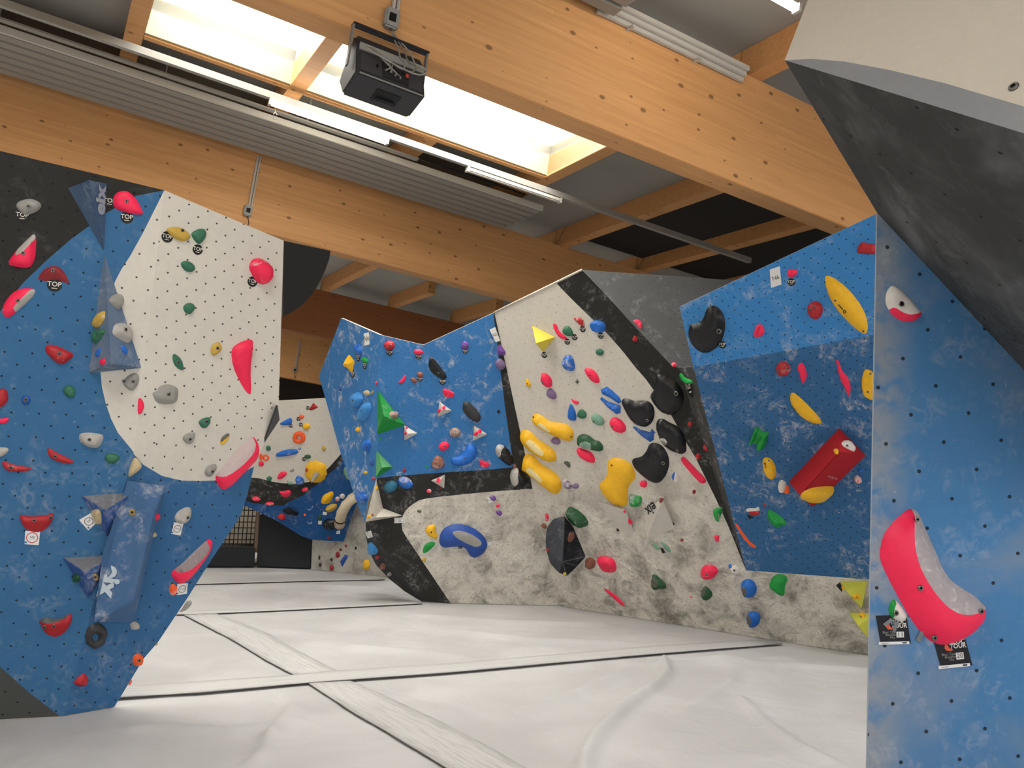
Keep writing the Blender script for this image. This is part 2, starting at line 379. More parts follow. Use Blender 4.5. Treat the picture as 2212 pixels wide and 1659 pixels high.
# ---- near wall at the right edge
wq = cwall('climbing_wall', np.array([QX[0] + .5, 4.42, 0]), 'near blue and dark climbing wall with a white roof, cut off by the right edge')
panel('lower_panel', PL['Q1'], [(1895, 460), (2212, 800), (2560, 1173), (2560, 1752), (1870.5, 1725), (1873, 1659)], [],
      [pm('near_wall_blue', (74, 126, 174), 'Q1', LQ, r=.0105, chalk=.28, patina=.45, wear=(QX[0], QX[0] + .26)), flat('near_wall_edge', (150, 162, 172), .7)], wq, LQ, .014)
panel('overhanging_panel', PL['Q2'], [(1695, 130), (2212, 288), (2560, 394), (2560, 1173), (2212, 800), (1895, 460)], [],
      [pm('near_wall_dark', (70, 72, 72), 'Q2', LQ2, r=.0105, chalk=.12, patina=.5), RIM], wq, LQ2)
panel('roof_panel', PL['Q4'], [(1695, 130), (1745, 0), (1800, -143), (2560, -143), (2560, 394), (2212, 288)],
      [[(1690, 131), (1752, 127), (1825, 133), (1921, 151), (2042, 180), (2212, 230), (2400, 292), (2600, 370), (2600, 450), (2212, 289)]],
      [paint('near_wall_white', (190, 183, 170), r=0, grime=0), paint('near_wall_grey', (128, 130, 134), r=0, patina=.4), RIM], wq)
# ---- far wall
wb = cwall('climbing_wall', PL['B'].hit(700, 1166), 'far white and blue climbing wall seen through the gap past the left wall')
panel('front_panel', PL['B'], [(480, 873), (705, 861), (840, 858), (840, 1000), (768, 1093), (742, 1170), (673, 1166), (649, 1157), (598, 1125), (546, 1100), (480, 1070)],
      [[(470, 1000), (850, 900), (850, 930), (760, 965), (735, 1003), (687, 1044), (655, 1070), (625, 1084), (611, 1093), (570, 1090), (539, 1085), (470, 1060)],
       [(470, 860), (850, 840), (850, 930), (760, 958), (737, 980), (715, 1005), (690, 1030), (668, 1041), (640, 1045), (610, 1044), (585, 1040), (560, 1033), (544, 1032), (470, 1000)]],
      [paint('far_wall_blue', (34, 82, 138), r=.003, chalk=.35), paint('far_wall_dark', DARK, r=.003, chalk=.35), paint('far_wall_white', WHITE, r=.0045), RIM], wb)
panel('foot_panel', PL['BL'], [(672, 1230), (675, 1150), (742, 1150), (775, 1040), (860, 1040), (860, 1249)], [],
      [paint('far_wall_foot', (176, 172, 164), r=.004, grime=.6, bumps=2), RIM], wb, None, .05)

# ================================================================ hall: floor, roof, beams
A = ray(4392, 1517); A /= np.linalg.norm(A); BD = ray(150, 950); BD -= A * (A @ BD); BD /= np.linalg.norm(BD)
NN = np.cross(A, BD); NN = NN if NN[2] > 0 else -NN
O0 = on_floor(936, 172, 4.4)
def roofp(a, b, n): return O0 + A * a + BD * b + NN * n
RR = Matrix(((A[0], BD[0], NN[0]), (A[1], BD[1], NN[1]), (A[2], BD[2], NN[2])))
def seen_on(n, u, v): X = Plane(O0 + NN * n, O0 + NN * n + A, O0 + NN * n + BD).hit(u, v) - O0; return X @ A, X @ BD
def seen_on_b(b, u, v):
    P = O0 + BD * b; X = Plane(P, P + A, P + NN).hit(u, v) - O0; return X @ A, X @ NN
def rbox(name, a0, a1, b0, b1, n0, n1, mat, parent=None, bev=0.0, rel=(0, 0, 0)):
    c = ((a0 + a1) / 2, (b0 + b1) / 2, n0)
    me = box_mesh(name, (a0 - c[0], b0 - c[1], 0), (a1 - c[0], b1 - c[1], n1 - n0), bev)
    return put(name, me, mat, parent, roofp(*c), RR)

def wood_mat(name, rgb, lam=0.0, knots=1.0):
    t = NT(name); P = t.obj(); mp = t.n('ShaderNodeMapping'); t.l(P, mp.inputs[0]); mp.inputs['Scale'].default_value = (.35, 5, 9)
    g = t.noise(mp.outputs[0], 3.2, 5, .6, .6); c = srgb(*rgb)
    col = t.mix(g, tuple(x * y for x, y in zip(c[:3], (.72, .66, .58))) + (1,), tuple(min(1, x * y) for x, y in zip(c[:3], (1.2, 1.22, 1.25))) + (1,))
    if lam:
        sx = t.n('ShaderNodeSeparateXYZ'); t.l(P, sx.inputs[0])
        row = t.math('FLOOR', t.math('DIVIDE', sx.outputs[2], lam)); fr = t.math('FRACT', t.math('DIVIDE', sx.outputs[2], lam))
        wn = t.n('ShaderNodeTexWhiteNoise'); wn.noise_dimensions = '2D'
        cx = t.n('ShaderNodeCombineXYZ'); t.l(row, cx.inputs[0]); t.l(t.math('FLOOR', t.math('DIVIDE', t.math('ADD', sx.outputs[0], t.math('MULTIPLY', row, 1.37)), 3.1)), cx.inputs[1]); t.l(cx.outputs[0], wn.inputs['Vector'])
        col = t.mix(t.math('MULTIPLY', wn.outputs[0], .3), col, tuple(x * y for x, y in zip(c[:3], (.78, .7, .6))) + (1,))
        col = t.mix(t.ramp(fr, .0, .05, .22, 0), col, (.16, .07, .025, 1))
    sz = t.n('ShaderNodeSeparateXYZ'); t.l(P, sz.inputs[0]); cz = t.n('ShaderNodeCombineXYZ'); t.l(t.math('MULTIPLY', sz.outputs[0], .62), cz.inputs[0]); t.l(t.math('ADD', sz.outputs[1], sz.outputs[2]), cz.inputs[1])
    vo = t.n('ShaderNodeTexVoronoi'); vo.voronoi_dimensions = '2D'; vo.inputs['Scale'].default_value = 4.6; t.l(cz.outputs[0], vo.inputs['Vector'])
    sc = t.n('ShaderNodeSeparateColor'); t.l(vo.outputs['Color'], sc.inputs[0])
    rad = t.math('MULTIPLY', t.ramp(sc.outputs[0], .12, 1.05, 0, .10), knots)
    k = t.math('MULTIPLY', t.math('SUBTRACT', 1.0, t.ramp(t.math('DIVIDE', vo.outputs['Distance'], t.math('ADD', rad, .0001)), .5, 1.15)), .72)
    col = t.mix(k, col, (.12, .045, .015, 1))
    t.bump(g, .08, .003)
    return t.done(col, .55, .25)
GLU = wood_mat('glulam_spruce', (216, 164, 110), .045); PUR = wood_mat('purlin_spruce', (206, 154, 102)); GLU_DIM = wood_mat('glulam_dim', (150, 98, 64), .045)  # last one is a darker glulam copy, shade put into its colour
def deck_mat():
    t = NT('roof_deck_grey'); g = t.noise(t.obj(), 2.0, 3); return t.done(t.mix(g, srgb(146, 144, 138), srgb(158, 156, 149)), .8, .2)
DECK = deck_mat(); METAL = flat('white_enamel', (186, 183, 175), .45, .4); GREYM = flat('grey_sheet_metal', (138, 134, 126), .5, .4)

# floor: crash mats under one pale cover, with folds pressed into it
def floor_mat():
    t = NT('mat_cover'); P = t.pos(); g = t.noise(P, 1.1, 4, .6); f = t.noise(P, 34, 4, .3, .65)
    c = t.mix(t.ramp(g, .35, .7), srgb(176, 174, 173), srgb(190, 188, 187)); c = t.mix(t.ramp(f, .55, .85, 0, .3), c, srgb(178, 172, 166))
    t.bump(t.math('ADD', t.noise(P, 2.2, 5, 1.6), t.math('MULTIPLY', t.noise(P, 220, 2), .05)), .35, .05)
    return t.done(c, .62, .3)
FOLDS = [([(1700, 1422), (1380, 1440), (1290, 1480), (1190, 1520), (1075, 1545)], .05, .012), ([(1432, 1430), (1440, 1455), (1420, 1480), (1350, 1530), (1290, 1590), (1262, 1640), (1250, 1700)], .045, .022),
         ([(1585, 1445), (1580, 1475), (1540, 1505), (1480, 1540)], .06, .010), ([(1600, 1510), (1650, 1560), (1720, 1610), (1800, 1650)], .05, .012), ([(1400, 1420), (1600, 1432), (1870, 1450)], .07, .014),
         ([(667, 1480), (640, 1520), (612, 1560), (590, 1590)], .05, .012), ([(580, 1590), (575, 1620), (545, 1650)], .05, .012), ([(960, 1365), (1150, 1385), (1400, 1395)], .08, .016),
         ([(760, 1400), (900, 1410), (1150, 1440)], .07, .014), ([(480, 1270), (650, 1265), (820, 1272)], .1, .012), ([(300, 1570), (500, 1580), (640, 1560)], .07, .010), ([(900, 1330), (1100, 1345), (1300, 1350)], .09, .012)]
STRIPS = [[(180, 1501), (258, 1495), (440, 1486), (667, 1466), (985, 1443), (1400, 1406), (1690, 1386)], [(667, 1477), (850, 1590), (1040, 1706)], [(757, 1472), (935, 1552), (1140, 1662)], [(398, 1329), (500, 1381), (636, 1459)], [(467, 1326), (580, 1370), (728, 1450)], [(380, 1324), (650, 1315), (912, 1302)], [(380, 1262), (640, 1255), (830, 1251)]]
def build_floor():
    n0, n1 = 330, 400; xs = np.linspace(-5.5, 6.0, n0); ys = np.linspace(1.6, 16.5, n1)
    X, Y = np.meshgrid(xs, ys); P = np.stack([X.ravel(), Y.ravel()], 1); z = np.zeros(len(P))
    for pts, wd, h in FOLDS:
        q = np.array([on_floor(*p)[:2] for p in pts]); d = np.full(len(P), 9.)
        for i in range(len(q) - 1):
            ab = q[i + 1] - q[i]; t = np.clip(((P - q[i]) @ ab) / (ab @ ab), 0, 1); d = np.minimum(d, np.linalg.norm(P - q[i] - t[:, None] * ab, axis=1))
        z += 2.8 * h * np.exp(-(d / wd) ** 2)
    near = np.full(len(P), 9.)
    for pts in STRIPS:
        q = np.array([on_floor(*c)[:2] for c in pts])
        for i in range(len(q) - 1):
            ab = q[i + 1] - q[i]; t = np.clip(((P - q[i]) @ ab) / (ab @ ab), 0, 1); near = np.minimum(near, np.linalg.norm(P - q[i] - t[:, None] * ab, axis=1))
    z *= np.clip((near - .16) / .2, 0, 1) ** 2 * (3 - 2 * np.clip((near - .16) / .2, 0, 1))
    z -= .004
    V = [(p[0], p[1], zz) for p, zz in zip(P, z)]
    Fc = [(j * n0 + i, j * n0 + i + 1, (j + 1) * n0 + i + 1, (j + 1) * n0 + i) for j in range(n1 - 1) for i in range(n0 - 1)]
    k = len(V); V += [(-16, -8, -.004), (18, -8, -.004), (18, 32, -.004), (-16, 32, -.004), (-5.5, 1.6, -.004), (6, 1.6, -.004), (6, 16.5, -.004), (-5.5, 16.5, -.004)]
    Fc += [(k, k + 1, k + 5, k + 4), (k + 1, k + 2, k + 6, k + 5), (k + 2, k + 3, k + 7, k + 6), (k + 3, k, k + 4, k + 7)]
    return put('floor', mesh('floor', V, Fc, True), floor_mat())
tag(build_floor(), 'pale fabric covered crash mats covering the whole floor', None, None, 'structure')

# seam strips between the mats
def strip_mat():
    t = NT('seam_strip_fabric'); uv = t.n('ShaderNodeTexCoord').outputs['UV']; mp = t.n('ShaderNodeMapping'); t.l(uv, mp.inputs[0]); mp.inputs['Scale'].default_value = (.7, 16, 1)
    g = t.noise(mp.outputs[0], 2, 4, .3); return t.done(t.mix(t.ramp(g, .45, .7), srgb(188, 186, 184), srgb(164, 161, 158)), .7, .2)
STRIP = strip_mat(); SEAM = flat('seam_thread_grey', (112, 108, 104), .9)  # grey thread along the strip edges
def strip(e0, e1, label, line0=True, line1=False, up=.008):
    n = 24; V = []; uv = []
    def along(e, t):
        L = [0]; 
        for i in range(len(e) - 1): L.append(L[-1] + math.dist(e[i], e[i + 1]))
        x = t * L[-1]
        for i in range(len(e) - 1):
            if x <= L[i + 1] + 1e-9:
                f = (x - L[i]) / (L[i + 1] - L[i]); return tuple(e[i][k] + f * (e[i + 1][k] - e[i][k]) for k in (0, 1))
    for i in range(n + 1):
        a, b = on_floor(*along(e0, i / n), up), on_floor(*along(e1, i / n), up)
        for k in range(5): V.append(a + (b - a) * k / 4); uv.append((i / n * 6, k / 4))
    o = V[0].copy(); Fc = [(i * 5 + k, i * 5 + k + 1, i * 5 + k + 6, i * 5 + k + 5) for i in range(n) for k in range(4)]
    base = V
    me = mesh('seam_strip', [v - o for v in base], Fc, True); ul = me.uv_layers.new(name='UVMap')
    for lp in me.loops: ul.data[lp.index].uv = uv[lp.vertex_index]
    b = bmesh.new(); b.from_mesh(me); bmesh.ops.solidify(b, geom=b.faces[:], thickness=.006); b.to_mesh(me); b.free()
    r = put('seam_strip', me, [STRIP], None, o); tag(r, label, 'seam strip', 'seam strips on the mats', 'thing')
    R = random.Random(len(label))
    for flag, k in ((line0, 0), (line1, 4)):
        if flag:
            pts = [base[i * 5 + k] + np.array([R.uniform(-.006, .006), R.uniform(-.006, .006), .001]) for i in range(n + 1)]
            put('edge_thread', tube_mesh('edge_thread', [p - o for p in pts], .003, 5), SEAM, r, o)
strip([(180, 1512), (258, 1507), (440, 1496), (667, 1475), (985, 1452), (1400, 1414), (1690, 1391)], [(180, 1490), (330, 1479), (640, 1459), (728, 1450), (985, 1433), (1400, 1397), (1655, 1382)], 'long pale seam strip running left to right across the mats in front', up=.014)
strip([(667, 1477), (760, 1538), (850, 1590), (963, 1659), (1040, 1706)], [(757, 1472), (850, 1513), (935, 1552), (1040, 1606), (1140, 1662)], 'pale seam strip running from the crossing to the bottom edge', True, True, .007)
strip([(398, 1329), (500, 1381), (570, 1424), (636, 1459)], [(467, 1326), (580, 1370), (640, 1405), (728, 1450)], 'pale seam strip running from the crossing back past the left wall', True, True, .007)
strip([(380, 1328), (475, 1325), (650, 1317), (912, 1304)], [(380, 1319), (475, 1319), (650, 1312), (905, 1300)], 'thin pale seam strip ending at the dark leg of the middle wall')
strip([(380, 1264), (430, 1262), (640, 1256), (830, 1252)], [(380, 1261), (430, 1259), (640, 1253), (830, 1250)], 'farthest thin seam strip, across the mats before the dark padding')

# roof deck with openings for the skylights
def deck():
    holes = [(-1.80, -.39, 1.2, 3.1), (-.225, 2.77, 1.2, 3.1), (-6.3, -3.4, 1.2, 3.1), (-5.1, -2.0, -4.4, -2.4), (2.9, 5.2, -4.6, -2.6), (-8, -4.2, 7.5, 10), (-3, 1.5, 13.6, 16.6), (3.5, 6, 7, 9)]  # first two are in view; those in the other bays are added for light
    n = 1.27; xs = sorted({-10, 12} | {h[k] for h in holes for k in (0, 1)}); ys = sorted({-8, 24} | {h[k] for h in holes for k in (2, 3)})
    V = []; ix = {}; Fc = []
    def vid(x, y):
        if (x, y) not in ix: ix[(x, y)] = len(V); V.append((x, y, 0))
        return ix[(x, y)]
    for i in range(len(xs) - 1):
        for j in range(len(ys) - 1):
            cx, cy = (xs[i] + xs[i + 1]) / 2, (ys[j] + ys[j + 1]) / 2
            if any(h[0] < cx < h[1] and h[2] < cy < h[3] for h in holes): continue
            Fc.append((vid(xs[i], ys[j]), vid(xs[i + 1], ys[j]), vid(xs[i + 1], ys[j + 1]), vid(xs[i], ys[j + 1])))
    me = mesh('ceiling', V, Fc); b = bmesh.new(); b.from_mesh(me); bmesh.ops.solidify(b, geom=b.faces[:], thickness=-.12); b.to_mesh(me); b.free()
    tag(put('ceiling', me, DECK, None, roofp(0, 0, n), RR), 'grey roof deck above the timber beams', None, None, 'structure')
    return holes
SHADEDECK = flat('roof_shade_dark', (44, 42, 40), .9)  # dark sheet added to stand in for the unlit end of the roof
tag(rbox('ceiling_shade_sheet', 4.53, 8.5, -.1, 5.25, 1.2, 1.25, SHADEDECK), 'dark sheet added for the unlit roof beyond the last pale bay', None, None, 'structure')
SKY = glow('skylight_pane', (255, 254, 250), SKY_GLASS); CURB = flat('skylight_curb', (172, 165, 132), .6); RAILM = flat('rail_enamel', (146, 143, 136), .5, .3)
for i, h in enumerate(deck()):
    t = empty('window_%d' % (i + 1), roofp((h[0] + h[1]) / 2, (h[2] + h[3]) / 2, 1.27), 'bright rooflight between the timber purlins', None, 'rooflights', 'structure')
    rbox('pane', h[0] - .02, h[1] + .02, h[2] - .02, h[3] + .02, 1.5, 1.53, SKY, t)
    for nm, q in (('curb', (h[0] - .03, h[0], h[2], h[3])), ('curb', (h[1], h[1] + .03, h[2], h[3])), ('curb', (h[0], h[1], h[2] - .03, h[2])), ('curb', (h[0], h[1], h[3], h[3] + .03))):
        rbox(nm, *q, 1.02, 1.5, CURB, t)
    rbox('glazing_bar', h[0], h[1], (h[2] + h[3]) / 2 + .35, (h[2] + h[3]) / 2 + .37, 1.48, 1.5, GREYM, t)
    rbox('trim_board', h[0], h[1], h[3] + .03, h[3] + .11, 1.0, 1.06, PUR, t)

def beam(b0, b1, n0, n1, label, a0=-9, a1=11, mat=GLU):
    tag(rbox('glulam_beam', a0, a1, b0, b1, n0, n1, mat, None, .006), label, 'beam', 'main timber beams', 'structure')
beam(-.235, 0, 0, 1.0, 'thick laminated timber beam with the black loudspeaker under it')
beam(5.257, 5.50, 0, 1.0, 'laminated timber beam crossing behind the left climbing wall')
beam(12.34, 12.6, 0, 1.0, 'dim laminated timber beam beyond the blue middle wall', mat=GLU_DIM)
_, nb4 = seen_on_b(18.5, 650, 822)
beam(18.5, 18.75, nb4, 1.0, 'farthest laminated timber beam, above the far white wall')
beam(-6.1, -5.85, 0, 1.0, 'laminated timber beam overhead, outside the picture')
k = 0
for b0, b1 in ((-5.97, -.12), (-.11, 5.37), (5.38, 12.47)):
    for a in [-1.97 + 1.58 * i for i in range(-4, 7)]:
        segs = [(b0, b1)]
        if abs(a - 1.19) < .1 and b0 == -.11: segs = [(b0, 1.1), (3.22, b1)]
        if b0 < -1 and (-5 < a < -2.1 or 2.7 < a < 5.1): segs = [(b0, -4.75), (-2.25, b1)]
        if b0 > 5 and (-8.2 < a < -4 or 3.3 < a < 6): segs = [(b0, 7.3), (10.2, b1)]
        if b0 == -.11 and -5.5 < a < -4: segs = [(b0, 1.1), (3.22, b1)]
        for s0, s1 in segs:
            tag(rbox('purlin', a, a + .165, s0, s1, 1.0, 1.27, PUR, None, .004), 'timber purlin spanning between the main beams', 'purlin', 'timber purlins under the roof', 'structure')

# wall surfaces that close the hall
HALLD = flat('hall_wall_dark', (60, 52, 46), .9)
def wallq(name, a0, b0, a1, b1, mat, label):
    P = [roofp(a0, b0, 1.27), roofp(a1, b1, 1.27)]; V = [np.array([P[0][0], P[0][1], 0]), np.array([P[1][0], P[1][1], 0]), P[1], P[0]]; o = V[0]
    me = mesh(name, [v - o for v in V], [(0, 1, 2, 3)]); b = bmesh.new(); b.from_mesh(me); bmesh.ops.solidify(b, geom=b.faces[:], thickness=.1); b.to_mesh(me); b.free()
    tag(put(name, me, mat, None, o), label, None, None, 'structure')
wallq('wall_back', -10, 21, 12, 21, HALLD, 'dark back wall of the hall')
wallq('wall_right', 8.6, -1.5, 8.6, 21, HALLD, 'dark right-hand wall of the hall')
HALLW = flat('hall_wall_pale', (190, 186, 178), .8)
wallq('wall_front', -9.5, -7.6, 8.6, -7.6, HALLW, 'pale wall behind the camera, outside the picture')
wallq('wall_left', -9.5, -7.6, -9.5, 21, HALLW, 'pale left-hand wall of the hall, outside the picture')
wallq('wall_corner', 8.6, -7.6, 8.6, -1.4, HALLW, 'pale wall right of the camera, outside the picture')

def front_fill_window():  # unseen glowing window, added to fill the hall with light from the front
    t = empty('window_9', roofp(-.5, -7.45, -2), 'wide glowing fill window added behind the camera, outside the picture', None, None, 'structure')
    o = roofp(-8.8, -7.45, 0); e = roofp(8.0, -7.45, 0); d = np.array([e[0] - o[0], e[1] - o[1], 0]); L = np.linalg.norm(d); d /= L; o = np.array([o[0], o[1], 0])
    R = Matrix(((d[0], -d[1], 0), (d[1], d[0], 0), (0, 0, 1)))
    put('pane', box_mesh('pane', (0, 0, .8), (L, .02, 3.8)), glow('front_fill_pane', (250, 252, 255), FRONT_FILL), t, o, R)
    for i in range(9): put('frame_bar', box_mesh('frame_bar', (L * i / 8 - .03, .02, .8), (L * i / 8 + .03, .06, 3.8)), GREYM, t, o, R)
front_fill_window()
# ================================================================ things hanging from the roof
def ribbed_panel(a0, a1, b0, b1, n, label):
    t = empty('radiant_panel', roofp((a0 + a1) / 2, (b0 + b1) / 2, n), label, 'heating panel', 'ribbed ceiling heating panels', 'thing')
    V = []; Fc = []; prof = []
    nr = 6; st = (b1 - b0) / nr
    for i in range(nr):
        y = b0 + i * st
        prof += [(y, .045), (y + st * .10, .045), (y + st * .16, 0), (y + st * .86, 0), (y + st * .92, .045)]
    prof += [(b1, .045), (b1, .07), (b0, .07)]
    m0 = len(prof); cb = (b0 + b1) / 2; ca = (a0 + a1) / 2
    for a in (a0, a1): V += [(a - ca, y - cb, z) for y, z in prof]
    Fc = [(i, (i + 1) % m0, m0 + (i + 1) % m0, m0 + i) for i in range(m0)] + [tuple(range(m0))[::-1], tuple(range(m0, 2 * m0))]
    put('ribbed_sheet', fixn(mesh('ribbed_sheet', V, Fc)), GREYM, t, roofp(ca, cb, n), RR)
    rbox('edge_profile', a0, a1, b0 - .035, b0, n, n + .07, METAL, t)
    for a in np.arange(a0 + .4, a1, 1.6): rbox('hanger', a, a + .015, cb - .01, cb + .01, n + .06, 1.27, GREYM, t)
TN = .84
p0, p1 = seen_on(TN, 600, 269), seen_on(TN, 600, 345); pe = seen_on(TN, 1085, 494)
ribbed_panel(-8.5, pe[0], p0[1], p1[1], TN, 'long grey ribbed heating panel hung along the timber beam behind the left wall')
q0 = seen_on(.86, 1318, 40)
ribbed_panel(-8, q0[0], -1.25, -.32, .86, 'grey ribbed heating panel cut off by the top edge, beside the thick beam')
ga, gb = seen_on(.1 + .5, 650, 745); ribbed_panel(6.5, 9.5, 17.0, 18.2, nb4 + .75, 'small far ribbed heating panel above the farthest beam')

RN = .80
ra = seen_on(RN, 839, 302); rb = ra[1]; end = seen_on(RN, 1623, 568)[0]
t = empty('lighting_rail', roofp(0, rb, RN), 'long white lighting rail running diagonally under the rooflights', 'lighting rail', None, 'thing')
rbox('rail_profile', -8.5, end, rb - .03, rb + .03, RN + .005, RN + .075, RAILM, t)
for a in (-6, -3.3): rbox('hanger', a, a + .012, rb - .006, rb + .006, RN + .075, 1.27, GREYM, t)
def tube(a0, a1, b, n, lit, label):
    t = empty('fluorescent_light', roofp((a0 + a1) / 2, b, n), label, 'light', 'tube lights on the rails', 'thing')
    rbox('diffuser', a0 + .02, a1 - .02, b - .03, b + .03, n - .055, n - .002, glow('lit_tube', (255, 248, 232), TUBE) if lit else flat('unlit_diffuser', (196, 192, 182), .4), t, .012)
    for a in (a0, a1 - .025): rbox('end_cap', a, a + .025, b - .033, b + .033, n - .06, n, METAL, t)
tube(seen_on(RN, 580, 216)[0], seen_on(RN, 838, 303)[0], rb, RN, True, 'glowing white tube light on the rail left of the loudspeaker')
tube(seen_on(RN, 1002, 364)[0], seen_on(RN, 1204, 433)[0], rb, RN, False, 'unlit white tube light on the rail under the bright rooflight')
l0 = seen_on(RN, 1725, 12); tube(l0[0] - 1.3, l0[0], l0[1], RN, True, 'glowing tube light cut off by the top edge, beside the white roof panel')
s0, s1 = seen_on(.9, 0, 44), seen_on(.9, 700, 278)
t = empty('cable_tray', roofp(0, s0[1], .9), 'thin grey cable tray between the lighting rail and the ribbed panel', 'cable tray', None, 'thing')
rbox('tray', -8.5, seen_on(.9, 900, 348)[0], s0[1] - .04, s0[1] + .04, .90, .92, GREYM, t)
for a in np.arange(-6, 1.2, 1.49): rbox('hanger', a, a + .012, s0[1] - .005, s0[1] + .005, .92, 1.27, GREYM, t)
w0 = seen_on(.92, 900, 348)[0]
put('cable', tube_mesh('cable', [(-5, 0, 0), (0, .03, .01), (1.5, .05, .02)], .012, 6), flat('cable_black', (40, 40, 40)), t, roofp(w0, s0[1], .925), RR)
hk = roofp(*seen_on(.75, 594, 252), .75)
t = empty('hook', hk, 'small metal hook hanging under the lighting rail', 'hook', None, 'thing')
put('wire_loop', tube_mesh('wire_loop', [(0, 0, .12), (0, 0, .05), (-.018, 0, .03), (-.014, 0, -.03), (.014, 0, -.03), (.018, 0, .03), (0, 0, .05)], .004, 6), METAL, t, hk)
put('wire', tube_mesh('wire', [(0, 0, .1), (0, 0, .42)], .003, 5), GREYM, t, hk)

# cable tray on the side of the thick beam
x0, x1 = seen_on_b(-.25, 1310, 38), seen_on_b(-.25, 1603, 163)
t = empty('cable_tray', roofp((x0[0] + x1[0]) / 2, -.27, x1[1] - .06), 'double white cable tray fixed to the top of the thick timber beam', 'cable tray', None, 'thing')
for nm, dn, db in (('rail', 0, 0), ('rail', .04, -.03), ('rail', .08, -.06)): rbox(nm, x0[0] - .1, x1[0], -.28 + db, -.245 + db, x1[1] - .07 + dn, x1[1] - .03 + dn, METAL, t, .004)
for a in np.arange(x0[0] + .2, x1[0], .7): rbox('bracket', a, a + .025, -.33, -.236, x1[1] - .085, x1[1] - .07, METAL, t)

# conduits with socket boxes on the beams
def conduit(bf, u0, v0, u1, v1, label, tail):
    a0, n0 = seen_on_b(bf, u0, v0); a1, n1 = seen_on_b(bf, u1, v1)
    t = empty('conduit', roofp(a1, bf, n1), label, 'conduit', 'conduits with socket boxes on the beams', 'thing')
    rbox('pipe', a1 - .012, a1 + .012, bf - .028, bf - .002, n1, max(n0, n1 + .3), METAL, t, .005)
    rbox('pipe', a1 + .022, a1 + .042, bf - .025, bf - .002, n1 - .1, max(n0, n1 + .3), METAL, t, .005)
    rbox('socket_box', a1 - .055, a1 + .045, bf - .06, bf - .001, n1 - .13, n1 + .01, flat('socket_grey', (150, 150, 146), .5), t, .012)
    rbox('socket_hole', a1 - .03, a1 + .02, bf - .063, bf - .058, n1 - .09, n1 - .03, BOLTHOLE, t, .002)
    put('cable', tube_mesh('cable', tail, .006, 6), flat('cable_dark', (70, 58, 48)), t, roofp(a1, bf - .04, n1 - .12), RR)
conduit(-.235, 850, -30, 846, 28, 'grey conduit and socket box on the thick beam above the loudspeaker', [(0, 0, 0), (.004, -.002, -.03)])
conduit(5.257, 545, 333, 537, 447, 'grey conduit and socket box on the beam behind the left wall', [(0, 0, 0), (.03, -.01, -.1), (.0, -.01, -.2), (.02, -.01, -.3)])
conduit(18.5, 641, 735, 637, 795, 'tiny far conduit and socket box seen beside the left wall', [(0, 0, 0), (.02, 0, -.15), (0, 0, -.3)])

# loudspeaker hung under the thick beam
SPK = flat('speaker_black', (46, 47, 50), .55, .4); SPK2 = flat('speaker_panel', (58, 57, 60), .5, .4); SPG = flat('speaker_grey_baffle', (140, 138, 132), .5)
pa = seen_on(-.22, 771, 108); sp_a0 = pa[0]
Pe = Plane(roofp(sp_a0, 0, 0), roofp(sp_a0, 1, 0), roofp(sp_a0, 0, 1))
def eb(u, v): X = Pe.hit(u, v) - O0; return X @ BD, X @ NN
prof = [eb(771, 106), eb(770, 154), eb(738, 205)]
front = eb(746, 150)
b_, n_ = prof[0]; bz, nz = prof[2]
prof = prof + [(bz + .14, nz + .14), (b_ + .12, n_ + .16), (b_ + .01, n_ + .06)]
pa1 = Plane(roofp(0, prof[1][0], prof[1][1]), roofp(1, prof[1][0], prof[1][1]), roofp(0, prof[1][0] + 1, prof[1][1] + .3)); sp_a1 = (pa1.hit(927, 209) - O0) @ A
spk = empty('loudspeaker', roofp((sp_a0 + sp_a1) / 2, prof[1][0], prof[1][1]), 'black loudspeaker hanging from a bracket under the thick timber beam', 'loudspeaker', None, 'thing')
V = [(a - sp_a0, y - prof[1][0], z - prof[1][1]) for a in (sp_a0, sp_a1) for y, z in prof]; n_p = len(prof)
me = fixn(mesh('cabinet', V, [(i, (i + 1) % n_p, n_p + (i + 1) % n_p, n_p + i) for i in range(n_p)] + [tuple(range(n_p))[::-1], tuple(range(n_p, 2 * n_p))]))
b = bmesh.new(); b.from_mesh(me); bmesh.ops.bevel(b, geom=b.edges[:], offset=.018, segments=3, affect='EDGES'); b.to_mesh(me); b.free()
so = roofp(sp_a0, prof[1][0], prof[1][1]); put('cabinet', me, SPK, spk, so, RR)
L_ = sp_a1 - sp_a0
def face_rot(p, q):   # frame on the face between two profile corners
    y = BD * (q[0] - p[0]) + NN * (q[1] - p[1]); hgt = np.linalg.norm(y); y /= hgt; z = np.cross(A, y)
    if z @ (CAM - so) < 0: z = -z
    return y, z, hgt
def on_face(nm, p, q, a0, a1, t0, t1, h0, h1, mat, bev=.003, par=None):
    y, z, hh = face_rot(p, q); base = O0 + A * sp_a0 + BD * p[0] + NN * p[1]
    R = Matrix(((A[0], y[0], z[0]), (A[1], y[1], z[1]), (A[2], y[2], z[2])))
    return put(nm, box_mesh(nm, (a0 * L_, t0 * hh, h0), (a1 * L_, t1 * hh, h1), bev), mat, par or spk, base, R)
on_face('control_panel', prof[1], prof[0], .05, .95, .12, .9, -.005, .006, SPK2)
on_face('control_plate', prof[1], prof[0], .36, .74, .16, .86, .004, .012, flat('control_plate', (40, 38, 42), .4))
on_face('warning_sticker', prof[1], prof[0], .70, .735, .5, .68, .011, .014, flat('sticker_red', (206, 78, 58)))
for k, (x, y) in enumerate([(.42, .6), (.46, .42), (.5, .62), (.53, .35), (.57, .5), (.6, .3), (.64, .55)]): on_face('control_knob', prof[1], prof[0], x, x + .018, y, y + .09, .01, .026, flat('knob_%d' % (k % 2), (150, 150, 150) if k % 2 else (20, 20, 20)))
